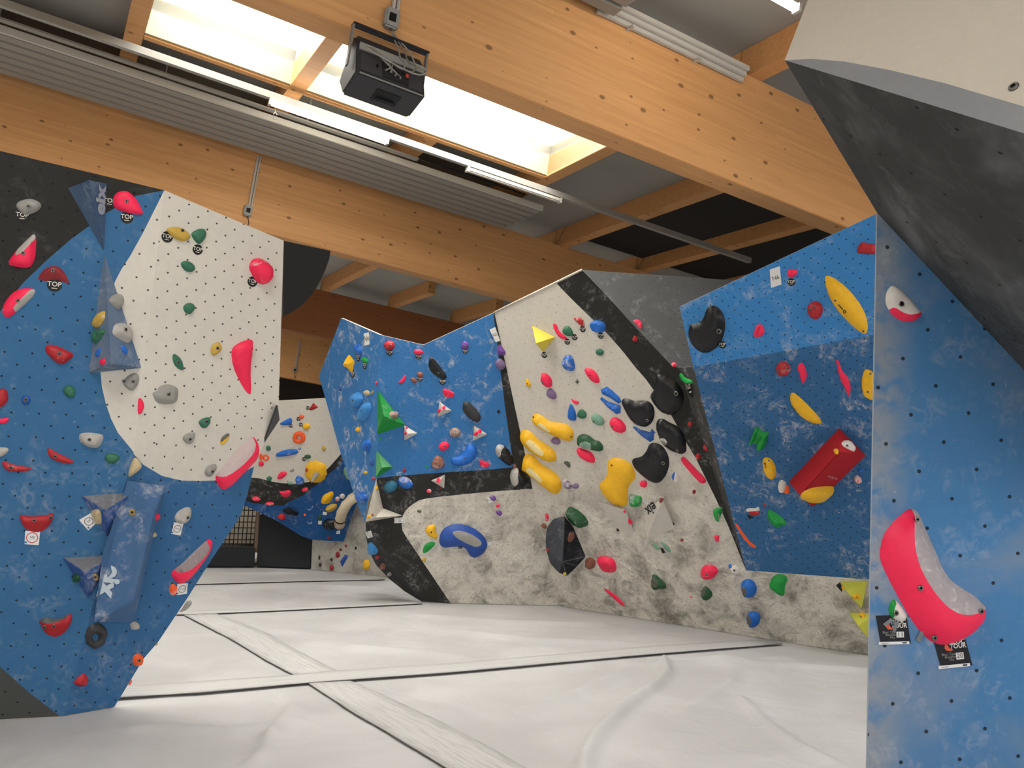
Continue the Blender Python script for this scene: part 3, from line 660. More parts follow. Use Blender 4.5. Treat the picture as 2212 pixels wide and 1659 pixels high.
on_face('panel_socket', prof[1], prof[0], .27, .30, .48, .62, .004, .014, BOLTHOLE)
on_face('trim_line', prof[1], prof[0], .04, .96, -.01, .03, -.004, .008, SPG)
on_face('handle_recess', prof[1], prof[2], .36, .72, .3, .78, -.004, .004, flat('handle_recess', (26, 27, 30), .6))
on_face('handle', prof[1], prof[2], .40, .68, .58, .68, .003, .03, SPK, .008)
on_face('top_baffle', prof[0], prof[5], .03, .98, .1, 1.0, -.004, .008, SPG)
bm_ = sum(q[0] for q in prof) / len(prof); nm_ = sum(q[1] for q in prof) / len(prof)
BRK = flat('bracket_black', (38, 35, 38), .5)
rbox('bracket', sp_a0 - .03, sp_a1 + .03, min(bm_, -.03) - .03, min(bm_, -.03) + .03, -.012, 0, BRK, spk)
for a in (sp_a0 - .03, sp_a1 + .018): rbox('bracket_arm', a, a + .012, min(bm_, -.03) - .022, min(bm_, -.03) + .022, nm_ - .03, -.01, flat('bracket_arm', (120, 116, 110), .5), spk)
y_, z_, h_ = face_rot(prof[1], prof[0]); pc = O0 + A * (sp_a0 + .5 * L_) + BD * prof[1][0] + NN * prof[1][1] + y_ * h_ * .6 + z_ * .02
ba, bn = seen_on_b(-.235, 846, 28); p0_ = roofp(ba, -.262, bn - .13)
lerp = lambda t: p0_ + (pc - p0_) * t
for k in range(3):
    R_ = random.Random(k); side = A * (.03 + .035 * k)
    pts = [p0_, lerp(.25) + side * .6 + z_ * .01, lerp(.5) + side * 1.3 + z_ * .02, lerp(.75) + side * 1.5 + z_ * .03, lerp(.9) + side * 2.2 + z_ * .05, lerp(1.0) + side * 1.2 + z_ * .06 - NN * .03, lerp(1.0) - A * (.1 + .04 * k) + z_ * .05 + NN * .02, lerp(.97) - A * .16 + z_ * .03 + NN * .05, lerp(1.0) - A * (.02 + .03 * k) + z_ * .04, lerp(1.0) - A * (.05 - .05 * k) + z_ * .0 - NN * .03]
    q2 = []
    for i in range(len(pts) - 1):
        P0, P1, P2, P3 = pts[max(i - 1, 0)], pts[i], pts[i + 1], pts[min(i + 2, len(pts) - 1)]
        for t in (0, .25, .5, .75): q2.append(.5 * (2 * P1 + (P2 - P0) * t + (2 * P0 - 5 * P1 + 4 * P2 - P3) * t * t + (3 * P1 - P0 - 3 * P2 + P3) * t ** 3))
    q2.append(pts[-1]); put('cable', tube_mesh('cable', [v - p0_ for v in q2], .0055, 6), flat('cable_grey_%d' % k, ((138, 134, 126), (120, 116, 110), (150, 146, 138))[k]), spk, p0_)

# ================================================================ behind the left wall: padding, net
PAD = flat('padding_dark', (40, 42, 45), .85)
g0, g1 = on_floor(553, 1226), on_floor(672, 1230); gd = (g1 - g0) / np.linalg.norm(g1 - g0); gn = np.cross(gd, [0, 0, 1.]); 
if gn @ (CAM - g0) > 0: gn = -gn
def upbox(name, p0, p1, depth, z0, z1, mat, label, cat, bev=.02):
    d = p1 - p0; L = np.linalg.norm(d); d /= L; n = np.cross([0, 0, 1.], d)
    if n @ (p0 - CAM) < 0: n = -n
    R = Matrix(((d[0], n[0], 0), (d[1], n[1], 0), (0, 0, 1)))
    return tag(put(name, box_mesh(name, (0, 0, z0), (L, depth, z1), bev), mat, None, p0, R), label, cat, None, 'thing')
zt = 1.7 + (968 - 1108) / F * g0[1]
upbox('padded_block', g0, g1, 1.2, 0, zt, PAD, 'large dark padded block under the far overhang', 'padding')
upbox('padded_block', on_floor(330, 1226), on_floor(549, 1226.5), .6, 0, .28, PAD, 'low dark padding in front of the net', 'padding')
n0 = on_floor(400, 1218); n1 = on_floor(546, 1221)
nt = empty('safety_net', n0, 'black square mesh net beside the dark padded block', 'net', None, 'thing')
d = n1 - n0; L = np.linalg.norm(d); d /= L
for i in range(17): 
    put('cord', tube_mesh('cord', [d * (L * i / 16) + np.array([0, 0, .28]), d * (L * i / 16 + .01) + np.array([0, 0, 1.05])], .007, 4), PAD, nt, n0)
for i in range(10): 
    put('cord', tube_mesh('cord', [np.array([0, 0, .28 + i * .085]), d * L * .5 + np.array([0, 0, .27 + i * .085]), d * L + np.array([0, 0, .28 + i * .085])], .007, 4), PAD, nt, n0)
upbox('white_partition', on_floor(380, 1205), on_floor(548, 1208), .05, 0, 1.3, flat('partition_white', (186, 176, 158)), 'pale partition behind the black net', 'partition')
upbox('wooden_post', on_floor(546, 1224), on_floor(554, 1224.2), .05, .2, 1.0, flat('post_wood', (130, 110, 92)), 'slim wooden post between net and padded block', 'post', .005)
# ================================================================ builders for holds, volumes, tags and cards
WHERE = dict(S='on the white wall', L1='on the left wall', L2='on the left wall', L4='on the left wall', C1='on the blue prow', C2='on the middle wall', C5='on the dark leg', C3='on the white wall',
             G='on the white wall', R1='on the right wall', R2='on the right wall', Q1='on the near wall', B='on the far wall', BL='on the far wall foot')
GRP = dict(L='left wall', C1='middle wall', C2='middle wall', C5='middle wall', C3='white wall', G='white wall', S='white wall', R='right wall', Q='near wall', B='far wall')
def grp(kind, key): return kind + ' on the ' + (GRP.get(key) or GRP.get(key[0], 'walls'))
def wh(label, key, sep=' '):
    return label if ' on ' in label or key not in WHERE else label + sep + WHERE[key]
def smooth(x): x = min(max(x, 0.0), 1.0); return x * x * (3 - 2 * x)
PROF = dict(dome=lambda s: math.sqrt(max(0, 1 - (1 - s) ** 2)), bev=lambda s: .88 * smooth(s / .5) + .12 * s, flat=lambda s: min(1, s / .2), ridge=lambda s: s,
            pad=lambda s: .35 * min(1, s / .12) + .65 * math.sqrt(max(0, 1 - (1 - s) ** 2)))
_bm = None
def bolt_mesh():
    global _bm
    if _bm: return _bm
    b = bmesh.new(); rs = [(.011, 0), (.011, .003), (.0095, .0045), (.0055, .0045), (.005, .001)]; n = 14; R = []
    for r, z in rs: R.append([b.verts.new((r * math.cos(2 * math.pi * i / n), r * math.sin(2 * math.pi * i / n), z)) for i in range(n)])
    for k in range(len(R) - 1):
        for i in range(n): b.faces.new((R[k][i], R[k][(i + 1) % n], R[k + 1][(i + 1) % n], R[k + 1][i])).material_index = 1 if k >= 3 else 0
    b.faces.new(R[-1]).material_index = 1
    _bm = bpy.data.meshes.new('bolt'); b.to_mesh(_bm); b.free(); _bm.materials.append(BOLT); _bm.materials.append(BOLTHOLE); return _bm
def pixels(c, pts):
    if isinstance(pts, tuple): pts = ell(*pts)
    return cp(c, pts)
def hold(c, key, mat, pts, label, k=.8, prof='dome', sm=2, bolts=(), reg=None, lip=None, name='climbing_hold', cat='climbing hold', H=None, rough=0.0, hole=None, bs=1.0, logo=()):
    pl = PL[key] if isinstance(key, str) else key[1]; kk = key if isinstance(key, str) else key[0]
    poly = [tuple(pl.px(*q)) for q in pixels(c, pts)]
    poly = chaikin(poly, 0 if isinstance(pts, tuple) else sm)
    arr = np.array(poly); ext = arr.max(0) - arr.min(0)
    h = max(min(ext) / 7, max(ext) / 26)
    def resample(p):
        o = []
        for i in range(len(p)):
            a, b = np.array(p[i]), np.array(p[(i + 1) % len(p)]); n = max(1, int(np.linalg.norm(b - a) / h + .4)); o += [tuple(a + (b - a) * t / n) for t in range(n)]
        return o
    poly = resample(poly); rings = [poly]
    if hole: rings.append([tuple(pl.px(*q)) for q in pixels(c, hole)])
    lo, hi = arr.min(0), arr.max(0); g = []
    y = lo[1]; r = 0
    while y < hi[1]:
        x = lo[0] + (h / 2 if r % 2 else 0)
        while x < hi[0]: g.append((x, y)); x += h
        y += h * .866; r += 1
    g = [q for q in g if inside(poly, q) and not (hole and inside(rings[1], q))]
    dist = lambda Q: np.min([edge_dist(rg, Q) for rg in rings], 0)
    if g: 
        dg = dist(g); g = [q for q, d in zip(g, dg) if d > .4 * h]
    R2 = [tuple(pl.px(*q)) for q in cp(c, reg[1])] if reg else None
    if R2: R2 = resample(chaikin(R2, 1))
    V = [Vector(q) for q in g]; E = []
    for rg in rings + ([R2] if R2 else []):
        n0 = len(V); V += [Vector(q) for q in rg]; E += [(n0 + i, n0 + (i + 1) % len(rg)) for i in range(len(rg))]
    vs, es, fs = delaunay_2d_cdt(V, E, [], 0, 1e-6)[:3]
    Q = np.array([(v.x, v.y) for v in vs]); D = dist(Q); ins = np.array([inside(poly, q) for q in Q]); D = np.where(ins | (D < 1e-6), D, 0)
    dm = float(dist(g).max()) if g else float(D.max()) or .01
    hh = H if H is not None else min(k * dm, .22)
    cen = arr.mean(0)
    if lip is not None:
        cpx = pixels(c, pts); mx = np.mean([q[0] for q in cpx]); my = np.mean([q[1] for q in cpx])
        ld = pl.px(mx + lip[0], my + lip[1]) - pl.px(mx, my); ld /= np.linalg.norm(ld); pr = (arr - cen) @ ld; l0, l1 = pr.min(), pr.max()
    def height(q, d):
        s = min(1.0, d / dm); z = hh * PROF[prof](s)
        if lip is not None:
            t = (float((np.asarray(q) - cen) @ ld) - l0) / max(1e-6, l1 - l0); z = hh * min(1, s * (2.2 + 2 * t)) * (.25 + .75 * smooth(t * 1.15))
        if rough and d > 0: z *= 1 + rough * noise.noise(Vector((q[0], q[1], hh)) * (2.2 / max(.02, min(ext))))
        return z
    o = pl.P(cen); P = []
    for q, d in zip(Q, D): P.append(pl.P(q, height(q, d) if d > 1e-6 else .001) - o)
    ff = []; mi = []
    for f in fs:
        cc = Q[list(f)].mean(0)
        if not inside(poly, cc) or (hole and inside(rings[1], cc)): continue
        a, b, d = (Q[i] for i in f[:3])
        if abs((b - a)[0] * (d - a)[1] - (b - a)[1] * (d - a)[0]) < 1e-10: continue
        ff.append(list(f)); mi.append(1 if R2 and inside(R2, cc) else 0)
    used = sorted({i for f in ff for i in f}); ix = {v: i for i, v in enumerate(used)}
    me = mesh(name, [P[i] for i in used], [[ix[i] for i in f] for f in ff], prof != 'ridge', mi)
    ob = put(name, me, [hmat(mat)] + ([hmat(reg[0])] if reg else []), None, o)
    tag(ob, wh(label, kk), cat, grp('climbing holds', kk), 'thing')
    for bq in bolts:
        bp = cp(c, [bq])[0]; hz = 0.0
        for _ in range(5):
            q = pl.px(*bp, hz); d = float(dist(np.array([q]))[0]) if inside(poly, q) else 0.0; hz = .5 * hz + .5 * height(q, d)
        bo = put('bolt', bolt_mesh(), None, ob, pl.P(q, height(q, d) + .001), pl.rot()); 
        if bs != 1: bo.scale = (bs, bs, bs)
    for lx, ly, lr, tx, ty in logo:
        c_, e_, t_ = cp(c, [(lx, ly), (lx + lr, ly), (tx, ty)]); hz = 0.0
        for _ in range(5):
            qq = pl.px(*c_, hz); hz = .5 * hz + .5 * height(qq, float(dist(np.array([qq]))[0]) if inside(poly, qq) else 0.0)
        rr = float(np.linalg.norm(pl.px(*e_, hz) - qq)); put('printed_ring', ring_mesh('printed_ring', rr * .6, rr, .003), INK, ob, pl.P(qq, hz + .004), pl.rot())
        d = pl.px(*t_, hz) - qq; L = float(np.linalg.norm(d)); an = math.atan2(d[1], d[0])
        put('printed_mark', box_mesh('printed_mark', (rr * 1.5, -rr * .25, 0), (L, rr * .25, .002)), INK, ob, pl.P(qq, hz + .003), pl.rot(an))
    return ob
def volume(c, key, mats, verts, faces, label, mi=None, bev=.004, name='volume', cat='volume'):
    pl = PL[key] if isinstance(key, str) else key[1]; kk = key if isinstance(key, str) else key[0]
    W = []
    for v in verts:
        q = cp(c, [v[:2]])[0]; W.append(pl.hit(q[0], q[1], v[2] if v[2] else .001))
    o = np.mean([w for w, v in zip(W, verts) if v[2] < .07], 0)
    me = mesh(name, [p - o for p in W], [list(f) for f in faces], False, mi)
    b = bmesh.new(); b.from_mesh(me)
    for f in b.faces:
        if f.normal.dot(Vector(pl.n)) < -.02: f.normal_flip()
    if bev: bmesh.ops.bevel(b, geom=[e for e in b.edges if len(e.link_faces) == 2], offset=bev, segments=2, affect='EDGES')
    b.to_mesh(me); b.free()
    ob = put(name, me, mats, None, o); tag(ob, wh(label, kk), cat, grp('volumes', kk), 'thing')
    return ob, [(kk, Plane(W[f[0]], W[f[1]], W[f[2]])) for f in faces]
_tm = {}
def text(s, pl, q, h, size, mat, parent, ang=0.0, name='lettering', bold=0.0):
    key = (s, round(bold / size, 3), mat.name)
    if key not in _tm:
        cu = bpy.data.curves.new('text', 'FONT'); cu.body = s; cu.size = 1; cu.align_x = 'CENTER'; cu.align_y = 'CENTER'; cu.offset = bold / size; cu.resolution_u = 3
        ob = bpy.data.objects.new('text', cu); me = bpy.data.meshes.new_from_object(ob); bpy.data.objects.remove(ob); bpy.data.curves.remove(cu)
        me.name = 'lettering'; me.materials.clear(); me.materials.append(mat); _tm[key] = me
    o = put(name, _tm[key], mat, parent, pl.P(q, h), pl.rot(ang)); o.scale = (size, size, size); return o
def disc_mesh(name, r, t=.002, n=24):
    b = bmesh.new(); bmesh.ops.create_cone(b, cap_ends=True, segments=n, radius1=r, radius2=r, depth=t); bmesh.ops.translate(b, verts=b.verts, vec=(0, 0, t / 2)); me = bpy.data.meshes.new(name); b.to_mesh(me); b.free(); return me
def ring_mesh(name, r0, r1, t=.001, n=28):
    V = []; 
    for r, z in ((r0, 0), (r1, 0), (r1, t), (r0, t)): V += [(r * math.cos(2 * math.pi * i / n), r * math.sin(2 * math.pi * i / n), z) for i in range(n)]
    return fixn(mesh(name, V, [(k * n + i, k * n + (i + 1) % n, ((k + 1) % 4) * n + (i + 1) % n, ((k + 1) % 4) * n + i) for k in range(4) for i in range(n)]))
def top(c, key, x, y, r, label, deg=0, small=True):
    pl = PL[key] if isinstance(key, str) else key[1]; kk = key if isinstance(key, str) else key[0]
    a, b, d = cp(c, [(x, y), (x, y + r), (x + r, y)])
    q = pl.px(*a); rr = max(np.linalg.norm(pl.px(*b) - q), np.linalg.norm(pl.px(*d) - q) * .9); an = math.radians(deg)
    o = put('top_tag', disc_mesh('top_tag', rr), TAGB, None, pl.P(q, .001), pl.rot(an)); tag(o, wh(label, kk), 'tag', grp('round TOP tags', kk), 'thing')
    text('TOP', pl, q + .08 * rr * np.array([-math.sin(an), math.cos(an)]), .0036, rr * .98, TAGW, o, an, bold=.0004)
    up_ = np.array([-math.sin(an), math.cos(an)])
    put('underline', box_mesh('underline', (-rr * .38, -rr * .05, 0), (rr * .38, rr * .05, .0008)), TAGW, o, pl.P(q - up_ * rr * .5, .0032), pl.rot(an))
    return o
def card(c, key, quad, label, s=None, size=.4, mat=None, ink=None, ring=None, sq=None, name='grade_card', cat='card', h=.001, off=(0, 0)):
    """flat card: quad of seen corners, top-left first, clockwise"""
    pl = PL[key] if isinstance(key, str) else key[1]; kk = key if isinstance(key, str) else key[0]
    Q = [pl.px(*q) for q in cp(c, quad)]; cen = sum(Q) / 4; top_ = Q[1] - Q[0]; ang = math.atan2(top_[1], top_[0]); wd = np.linalg.norm(top_); ht = np.linalg.norm(Q[3] - Q[0])
    o = pl.P(cen, h); V = [pl.P(q, h) - o for q in Q] + [pl.P(q, h + .0015) - o for q in Q]
    ob = put(name, fixn(mesh(name, V, [(0, 1, 2, 3), (4, 5, 6, 7)] + [(i, (i + 1) % 4, 4 + (i + 1) % 4, 4 + i) for i in range(4)])), mat or CARD, None, o)
    tag(ob, wh(label, kk), cat, grp('paper cards', kk), 'thing')
    ax = np.array([math.cos(ang), math.sin(ang)]); ay = np.array([-ax[1], ax[0]])
    at = lambda fx, fy: cen + ax * wd * fx + ay * ht * fy
    if ring is not None:
        r = ring * min(wd, ht); put('printed_ring', ring_mesh('printed_ring', r * .88, r), ink or INK, ob, pl.P(at(*off), h + .0018), pl.rot(ang))
    if s: text(s, pl, at(*off), h + .0022, size * min(wd, ht), INK, ob, ang)
    if sq: put('printed_square', box_mesh('printed_square', (-.07 * wd, -.07 * wd, 0), (.07 * wd, .07 * wd, .0006)), BLUEINK, ob, pl.P(at(*sq), h + .0016), pl.rot(ang))
    return ob, at, ang, wd, ht, pl
# ================================================================ LEFT WALL
hold('a', 'L1', 'grey', [(122, 520), (135, 487), (190, 465), (255, 462), (310, 490), (322, 525), (290, 560), (225, 585), (195, 592), (150, 560)], 'grey lumpy hold above a TOP tag in the dark corner', rough=.5, bolts=[(220, 520)])
top('a', 'L1', 172, 590, 48, 'black TOP tag under the grey lumpy hold in the dark corner')
hold('a', 'L1', 'pink', [(50, 965), (130, 855), (200, 785), (262, 728), (280, 760), (275, 900), (255, 960), (225, 995), (140, 990)], 'pointed pink wedge hold half chalked grey, in the dark corner', prof='bev', sm=1, bolts=[(180, 880)], reg=('lgrey+2', [(128, 855), (200, 783), (264, 722), (276, 770), (230, 830), (180, 880), (120, 905)]))
hold('a', 'L1', 'dred', [(290, 1078), (310, 1040), (345, 1000), (400, 978), (455, 985), (505, 1040), (538, 1112), (500, 1108), (430, 1085), (360, 1098), (310, 1088)], 'dark red half-moon hold above a TOP tag', prof='bev', sm=1, bolts=[(408, 1015)], lip=(0, -1))
top('a', 'L1', 420, 1125, 52, 'black TOP tag under the dark red half-moon hold')
hold('a', 'L1', 'pink', [(15, 1330), (35, 1260), (90, 1190), (160, 1152), (240, 1150), (275, 1165), (260, 1210), (200, 1270), (120, 1340), (60, 1385), (30, 1365)], 'pink half-moon hold with a grey chalked edge, far left', prof='bev', bolts=[(140, 1245)], reg=('lgrey+2', [(280, 1160), (262, 1212), (200, 1272), (120, 1342), (110, 1300), (160, 1240), (215, 1190), (240, 1160)]))
vA, fA = volume('a', 'L1', [paint('volume_blue_grey', (74, 98, 128), r=0, chalk=.3, patina=.5)], [(525, 378, 0), (680, 320, .17), (822, 345, 0), (815, 560, 0), (802, 872, 0)], [(0, 1, 4), (1, 2, 3), (1, 3, 4), (0, 2, 1)], 'tall blue-grey wedge volume pointing down, with pale lettering, top of')
vA['label'] = 'tall blue-grey wedge volume pointing down, with pale lettering, at the top of the left wall'
pl = fA[1][1]; a0, a1 = pl.px(214, 466, 0), pl.px(217, 400, 0); d = a1 - a0; text('eix', pl, pl.px(217, 433), .003, .135, flat('volume_lettering', (160, 170, 184)), vA, math.atan2(d[1], d[0]), bold=.006)
hold('a', 'L1', 'pink', [(862, 480), (890, 420), (940, 400), (990, 405), (1050, 460), (1090, 535), (1107, 582), (1040, 583), (960, 565), (890, 540)], 'large pink teardrop hold near the top beside the blue-grey wedge', prof='pad', sm=1, bolts=[(977, 480)], k=.5)
top('a', 'L1', 978, 605, 46, 'black TOP tag below the large pink teardrop hold')
top('a', 'L1', 845, 480, 46, 'black TOP tag half hidden between wedge volume and pink teardrop hold')
hold('a', 'L2', 'oyel', [(1278, 690), (1350, 675), (1410, 690), (1455, 725), (1472, 760), (1440, 785), (1390, 792), (1330, 760), (1290, 720)], 'ochre yellow pointed oval hold at the top of the white panel', bolts=[(1405, 705)])
top('a', 'L2', 1288, 755, 44, 'black TOP tag under the ochre yellow oval hold')
hold('a', 'L2', 'green', [(1470, 725), (1530, 692), (1575, 692), (1594, 725), (1580, 770), (1540, 815), (1510, 800), (1480, 760)], 'dark green hold beside the ochre oval hold, above a TOP tag')
top('a', 'L2', 1523, 853, 40, 'black TOP tag below the top dark green hold')
hold('a', 'L2', 'green', [(1390, 955), (1420, 940), (1465, 945), (1500, 975), (1505, 1005), (1475, 1030), (1430, 1020), (1400, 990)], 'dark green oval hold, second green one down the white panel', rough=.2)
hold('a', 'L2', 'pink+2', [(1915, 985), (1940, 930), (1985, 912), (2040, 935), (2090, 975), (2105, 1040), (2085, 1100), (2030, 1127), (1975, 1105), (1935, 1040)], 'round bulging pink hold near the right edge of the white panel', k=1.1, reg=('pink+4', [(1915, 975), (1940, 920), (1990, 905), (2040, 930), (2070, 960), (2000, 945), (1930, 980)]))
top('a', 'L2', 1945, 1100, 40, 'black TOP tag below the round bulging pink hold')
hold('a', 'L2', 'green', [(1407, 1300), (1430, 1268), (1470, 1262), (1500, 1280), (1504, 1310), (1465, 1357), (1425, 1340)], 'dark green rounded hold, third green one down the white panel')
vB, fB = volume('a', 'L1', [paint('volume_slate_blue', (88, 112, 142), r=.0, chalk=.6, patina=.8)], [(802, 878, 0), (685, 1805, 0), (1090, 1766, 0), (848, 1735, .2)], [(0, 1, 3), (0, 3, 2), (1, 2, 3)], 'long chalky slate-blue pyramid volume hanging below the wedge volume, several holds on it')
lB, rB = ('L1', fB[0][1]), ('L1', fB[1][1])
hold('a', rB, 'grey', [(835, 1240), (870, 1200), (930, 1188), (962, 1220), (955, 1270), (915, 1318), (880, 1300), (850, 1265)], 'grey folded double hold high on the slate-blue pyramid volume', rough=.6)
hold('a', lB, 'oyel+3', [(725, 1440), (735, 1390), (770, 1335), (815, 1320), (810, 1390), (770, 1450), (735, 1460)], 'chalky ochre hold on the left face of the slate-blue pyramid')
hold('a', lB, 'green', [(720, 1500), (740, 1465), (815, 1465), (805, 1500), (770, 1560), (725, 1590)], 'worn green hold on the left face of the slate-blue pyramid', rough=.5)
hold('a', rB, 'lgrey+2', [(860, 1500), (880, 1425), (950, 1415), (990, 1440), (1017, 1545), (980, 1582), (900, 1530)], 'large beige-grey hold on the right face of the slate-blue pyramid', prof='bev', bolts=[(965, 1470)])
hold('b', lB, 'blue+2', [(738, 235), (765, 180), (780, 190), (775, 225), (760, 255), (740, 250)], 'small blue foothold on the left face of the slate-blue pyramid')
hold('b', rB, 'blue+3', [(925, 165), (950, 160), (975, 190), (980, 230), (962, 238), (935, 200)], 'small blue foothold on the right face of the slate-blue pyramid')
hold('b', lB, 'pink', [(770, 285), (805, 258), (820, 285), (800, 320), (775, 310)], 'small pink foothold low on the slate-blue pyramid')
hold('b', 'L1', 'red+2', [(345, 175), (380, 155), (430, 165), (500, 195), (560, 225), (567, 250), (500, 305), (460, 312), (400, 270), (350, 215)], 'worn red wedge hold left of the slate-blue pyramid volume', prof='bev', bolts=[(457, 228)], rough=.2)
hold('b', 'L1', 'green', [(480, 510), (510, 470), (560, 475), (585, 515), (575, 560), (540, 574), (500, 545)], 'round green hold below the worn red wedge hold', rough=.3)
hold('b', 'L1', 'red+2', [(-40, 510), (0, 500), (40, 495), (62, 530), (65, 590), (20, 640), (-40, 645)], 'red hold cut off by the left picture edge')
hold('b', 'L1', 'vblue+2', (200, 583, 38, 38, 0), 'small round blue hold with a chalk ring', prof='bev', bolts=[(200, 583)])
hold('b', 'L1', 'pink', [(-20, 732), (35, 725), (68, 720), (65, 750), (35, 770), (-20, 765)], 'small pink hold under the red hold cut off at left')
hold('b', 'L1', 'lgrey+2', [(607, 880), (615, 840), (700, 835), (795, 850), (797, 890), (760, 957), (690, 952), (620, 915)], 'large flat grey hold beside the curved white edge', prof='bev', rough=.3, bolts=[(690, 890)])
hold('b', 'L1', 'lgrey+2', [(-30, 950), (60, 950), (70, 975), (40, 1010), (-30, 1035)], 'grey hold at the left picture edge above two long red holds')
hold('b', 'L1', 'red+2', [(362, 965), (385, 955), (430, 985), (500, 1020), (565, 1050), (562, 1074), (470, 1070), (380, 1030)], 'long tapering red hold pointing right, right one of the pair', prof='bev', sm=1, bolts=[(425, 1020)])
hold('b', 'L1', 'red+2', [(10, 1065), (40, 1058), (110, 1085), (242, 1105), (237, 1126), (130, 1142), (40, 1126)], 'long tapering red hold pointing right, left one of the pair', prof='bev', sm=1, bolts=[(85, 1108)])
hold('b', 'L1', 'green', [(805, 1010), (850, 992), (910, 1005), (927, 1030), (900, 1065), (850, 1077), (810, 1055)], 'oval green hold below the large flat grey hold')
hold('b', 'L1', 'beige', [(985, 1165), (1010, 1070), (1040, 1020), (1080, 1060), (1097, 1100), (1060, 1140), (1000, 1182)], 'beige pointed hold on the curved blue and white border', prof='bev', rough=.3)
hold('b', 'L1', 'grey+2', [(945, 450), (980, 400), (1035, 372), (1072, 390), (1074, 440), (1050, 490), (1010, 522), (960, 480)], 'grey three-lobed hold just under the slate-blue pyramid', rough=.4, bolts=[(1028, 442), (958, 440)])
hold('b', 'L2', 'grey', [(1168, 530), (1210, 515), (1225, 480), (1290, 460), (1350, 480), (1374, 500), (1370, 590), (1330, 617), (1250, 620), (1200, 600)], 'largest flat grey hold in the middle of the white panel', prof='bev', rough=.3, k=.5, bolts=[(1300, 540)])
hold('b', 'L2', 'green', [(1328, 240), (1345, 225), (1400, 270), (1422, 357), (1385, 352), (1345, 320), (1330, 280)], 'green leaf-shaped hold above the largest grey hold', sm=1, bolts=[(1372, 293)])
hold('b', 'L2', 'oyel', [(1620, 190), (1640, 150), (1690, 135), (1710, 175), (1706, 205), (1650, 250), (1625, 230)], 'knobbly ochre yellow hold left of the tall pink fin', prof='bev', rough=.5, bolts=[(1675, 185)])
hold('b', 'L2', 'pink', [(1780, 215), (1800, 170), (1870, 130), (1952, 115), (1945, 200), (1930, 350), (1938, 547), (1900, 530), (1850, 450), (1795, 330)], 'tall pink fin-shaped hold pointing down on the white panel', prof='bev', sm=1, k=.7, lip=(0, -1))
hold('b', 'L2', 'pink', [(1065, 570), (1085, 570), (1105, 600), (1112, 640), (1090, 692), (1058, 695)], 'small pink half disc on the fold of the white panel', sm=1)
hold('b', 'L2', 'green', [(1525, 755), (1560, 725), (1620, 715), (1624, 760), (1590, 804), (1550, 800)], 'green cup-shaped hold low on the white panel', prof='bev', bolts=[(1590, 750)])
hold('b', 'L4', 'grey+2', [(1400, 880), (1430, 845), (1502, 828), (1502, 870), (1480, 922), (1440, 925)], 'grey hold on the crease below the green cup-shaped hold', rough=.5, bolts=[(1465, 888)])
hold('b', 'L4', 'yellow', [(1693, 910), (1710, 870), (1755, 838), (1772, 850), (1750, 900), (1705, 937)], 'small yellow hold with a grey top, above the pink crescent', rough=.3, reg=('dgrey', [(1695, 890), (1720, 850), (1760, 836), (1768, 850), (1730, 880), (1700, 912)]))
hold('b', 'L4', 'grey+2', [(1570, 1150), (1590, 1095), (1662, 1073), (1674, 1110), (1630, 1177), (1600, 1180)], 'angular grey hold left of the large pink crescent', prof='bev', rough=.5, bolts=[(1635, 1135)])
hold('b', 'L4', 'pink', [(1658, 1175), (1700, 1120), (1800, 1000), (1880, 910), (1945, 856), (1987, 910), (2002, 975), (1987, 1040), (1930, 1100), (1850, 1180), (1790, 1242), (1730, 1280), (1695, 1262), (1665, 1212)], 'large pink crescent hold with a grey chalked top, by the edge', prof='bev', k=.75,
     reg=('pinkgrey+2', [(1650, 1172), (1800, 990), (1945, 845), (1955, 900), (1930, 975), (1860, 1055), (1780, 1122), (1700, 1167)]))
BV = paint('volume_royal_blue', (52, 88, 150), r=0, chalk=.8, patina=.2); GV = paint('volume_grey_top', (112, 114, 120), r=0, chalk=.3)
v, fv = volume('b', 'L1', [BV, GV], [(625, 1325, 0), (1032, 1298, 0), (825, 1642, 0), (815, 1440, .13)], [(0, 1, 3), (1, 2, 3), (2, 0, 3)], 'upper royal-blue triangular volume with a grey chalked top face', mi=[1, 0, 0])
hold('b', ('L1', fv[2][1]), 'beige+2', [(695, 1445), (750, 1420), (780, 1450), (787, 1540), (760, 1547), (740, 1490)], 'crumbly beige hold beside the tilted V7 card', prof='bev', rough=.6)
v, fv = volume('c', 'L1', [BV, GV], [(480, 373, 0), (892, 358, 0), (680, 692, 0), (655, 490, .13)], [(0, 1, 3), (1, 2, 3), (2, 0, 3)], 'lower royal-blue triangular volume with a grey top face', mi=[1, 0, 0])
hold('c', ('L1', fv[2][1]), 'dgreen', (593, 530, 26, 34, -25), 'small dark green hold on the lower royal-blue triangular volume')
hold('c', ('L1', fv[1][1]), 'tan+2', (737, 524, 24, 26, 0), 'small sandy ring hold on the lower royal-blue triangular volume', bolts=[(730, 522)])
v, fv = volume('p', 'L4', [paint('volume_worn_blue', (72, 106, 146), r=.0, chalk=.7, patina=.7)], [(276, 1040, .02), (357, 1050, .001), (289, 1345, .001), (205, 1340, .05), (222, 1195, .06), (336, 1104, .16), (291, 1296, .16)],
               [(0, 1, 5), (0, 6, 3), (1, 2, 6, 5), (3, 6, 2), (0, 5, 6), (0, 3, 4)], 'tall worn blue polygon volume with pale lettering, low on', bev=.006)
v['label'] = 'tall worn blue polygon volume with pale lettering, low down the left wall'
pl = fv[1][1]; a0, a1 = pl.px(240, 1229), pl.px(228, 1284); d = a1 - a0
text('eix', pl, pl.px(237, 1254), .006, .155, flat('volume_lettering_white', (190, 204, 212)), v, math.atan2(d[1], d[0]), bold=.008)
hold('b', ('L4', pl), 'oyel', (1020, 1450, 25, 25, 0), 'small round brass-yellow hold on the worn blue polygon volume', prof='bev', bolts=[(1020, 1450)], H=.03)
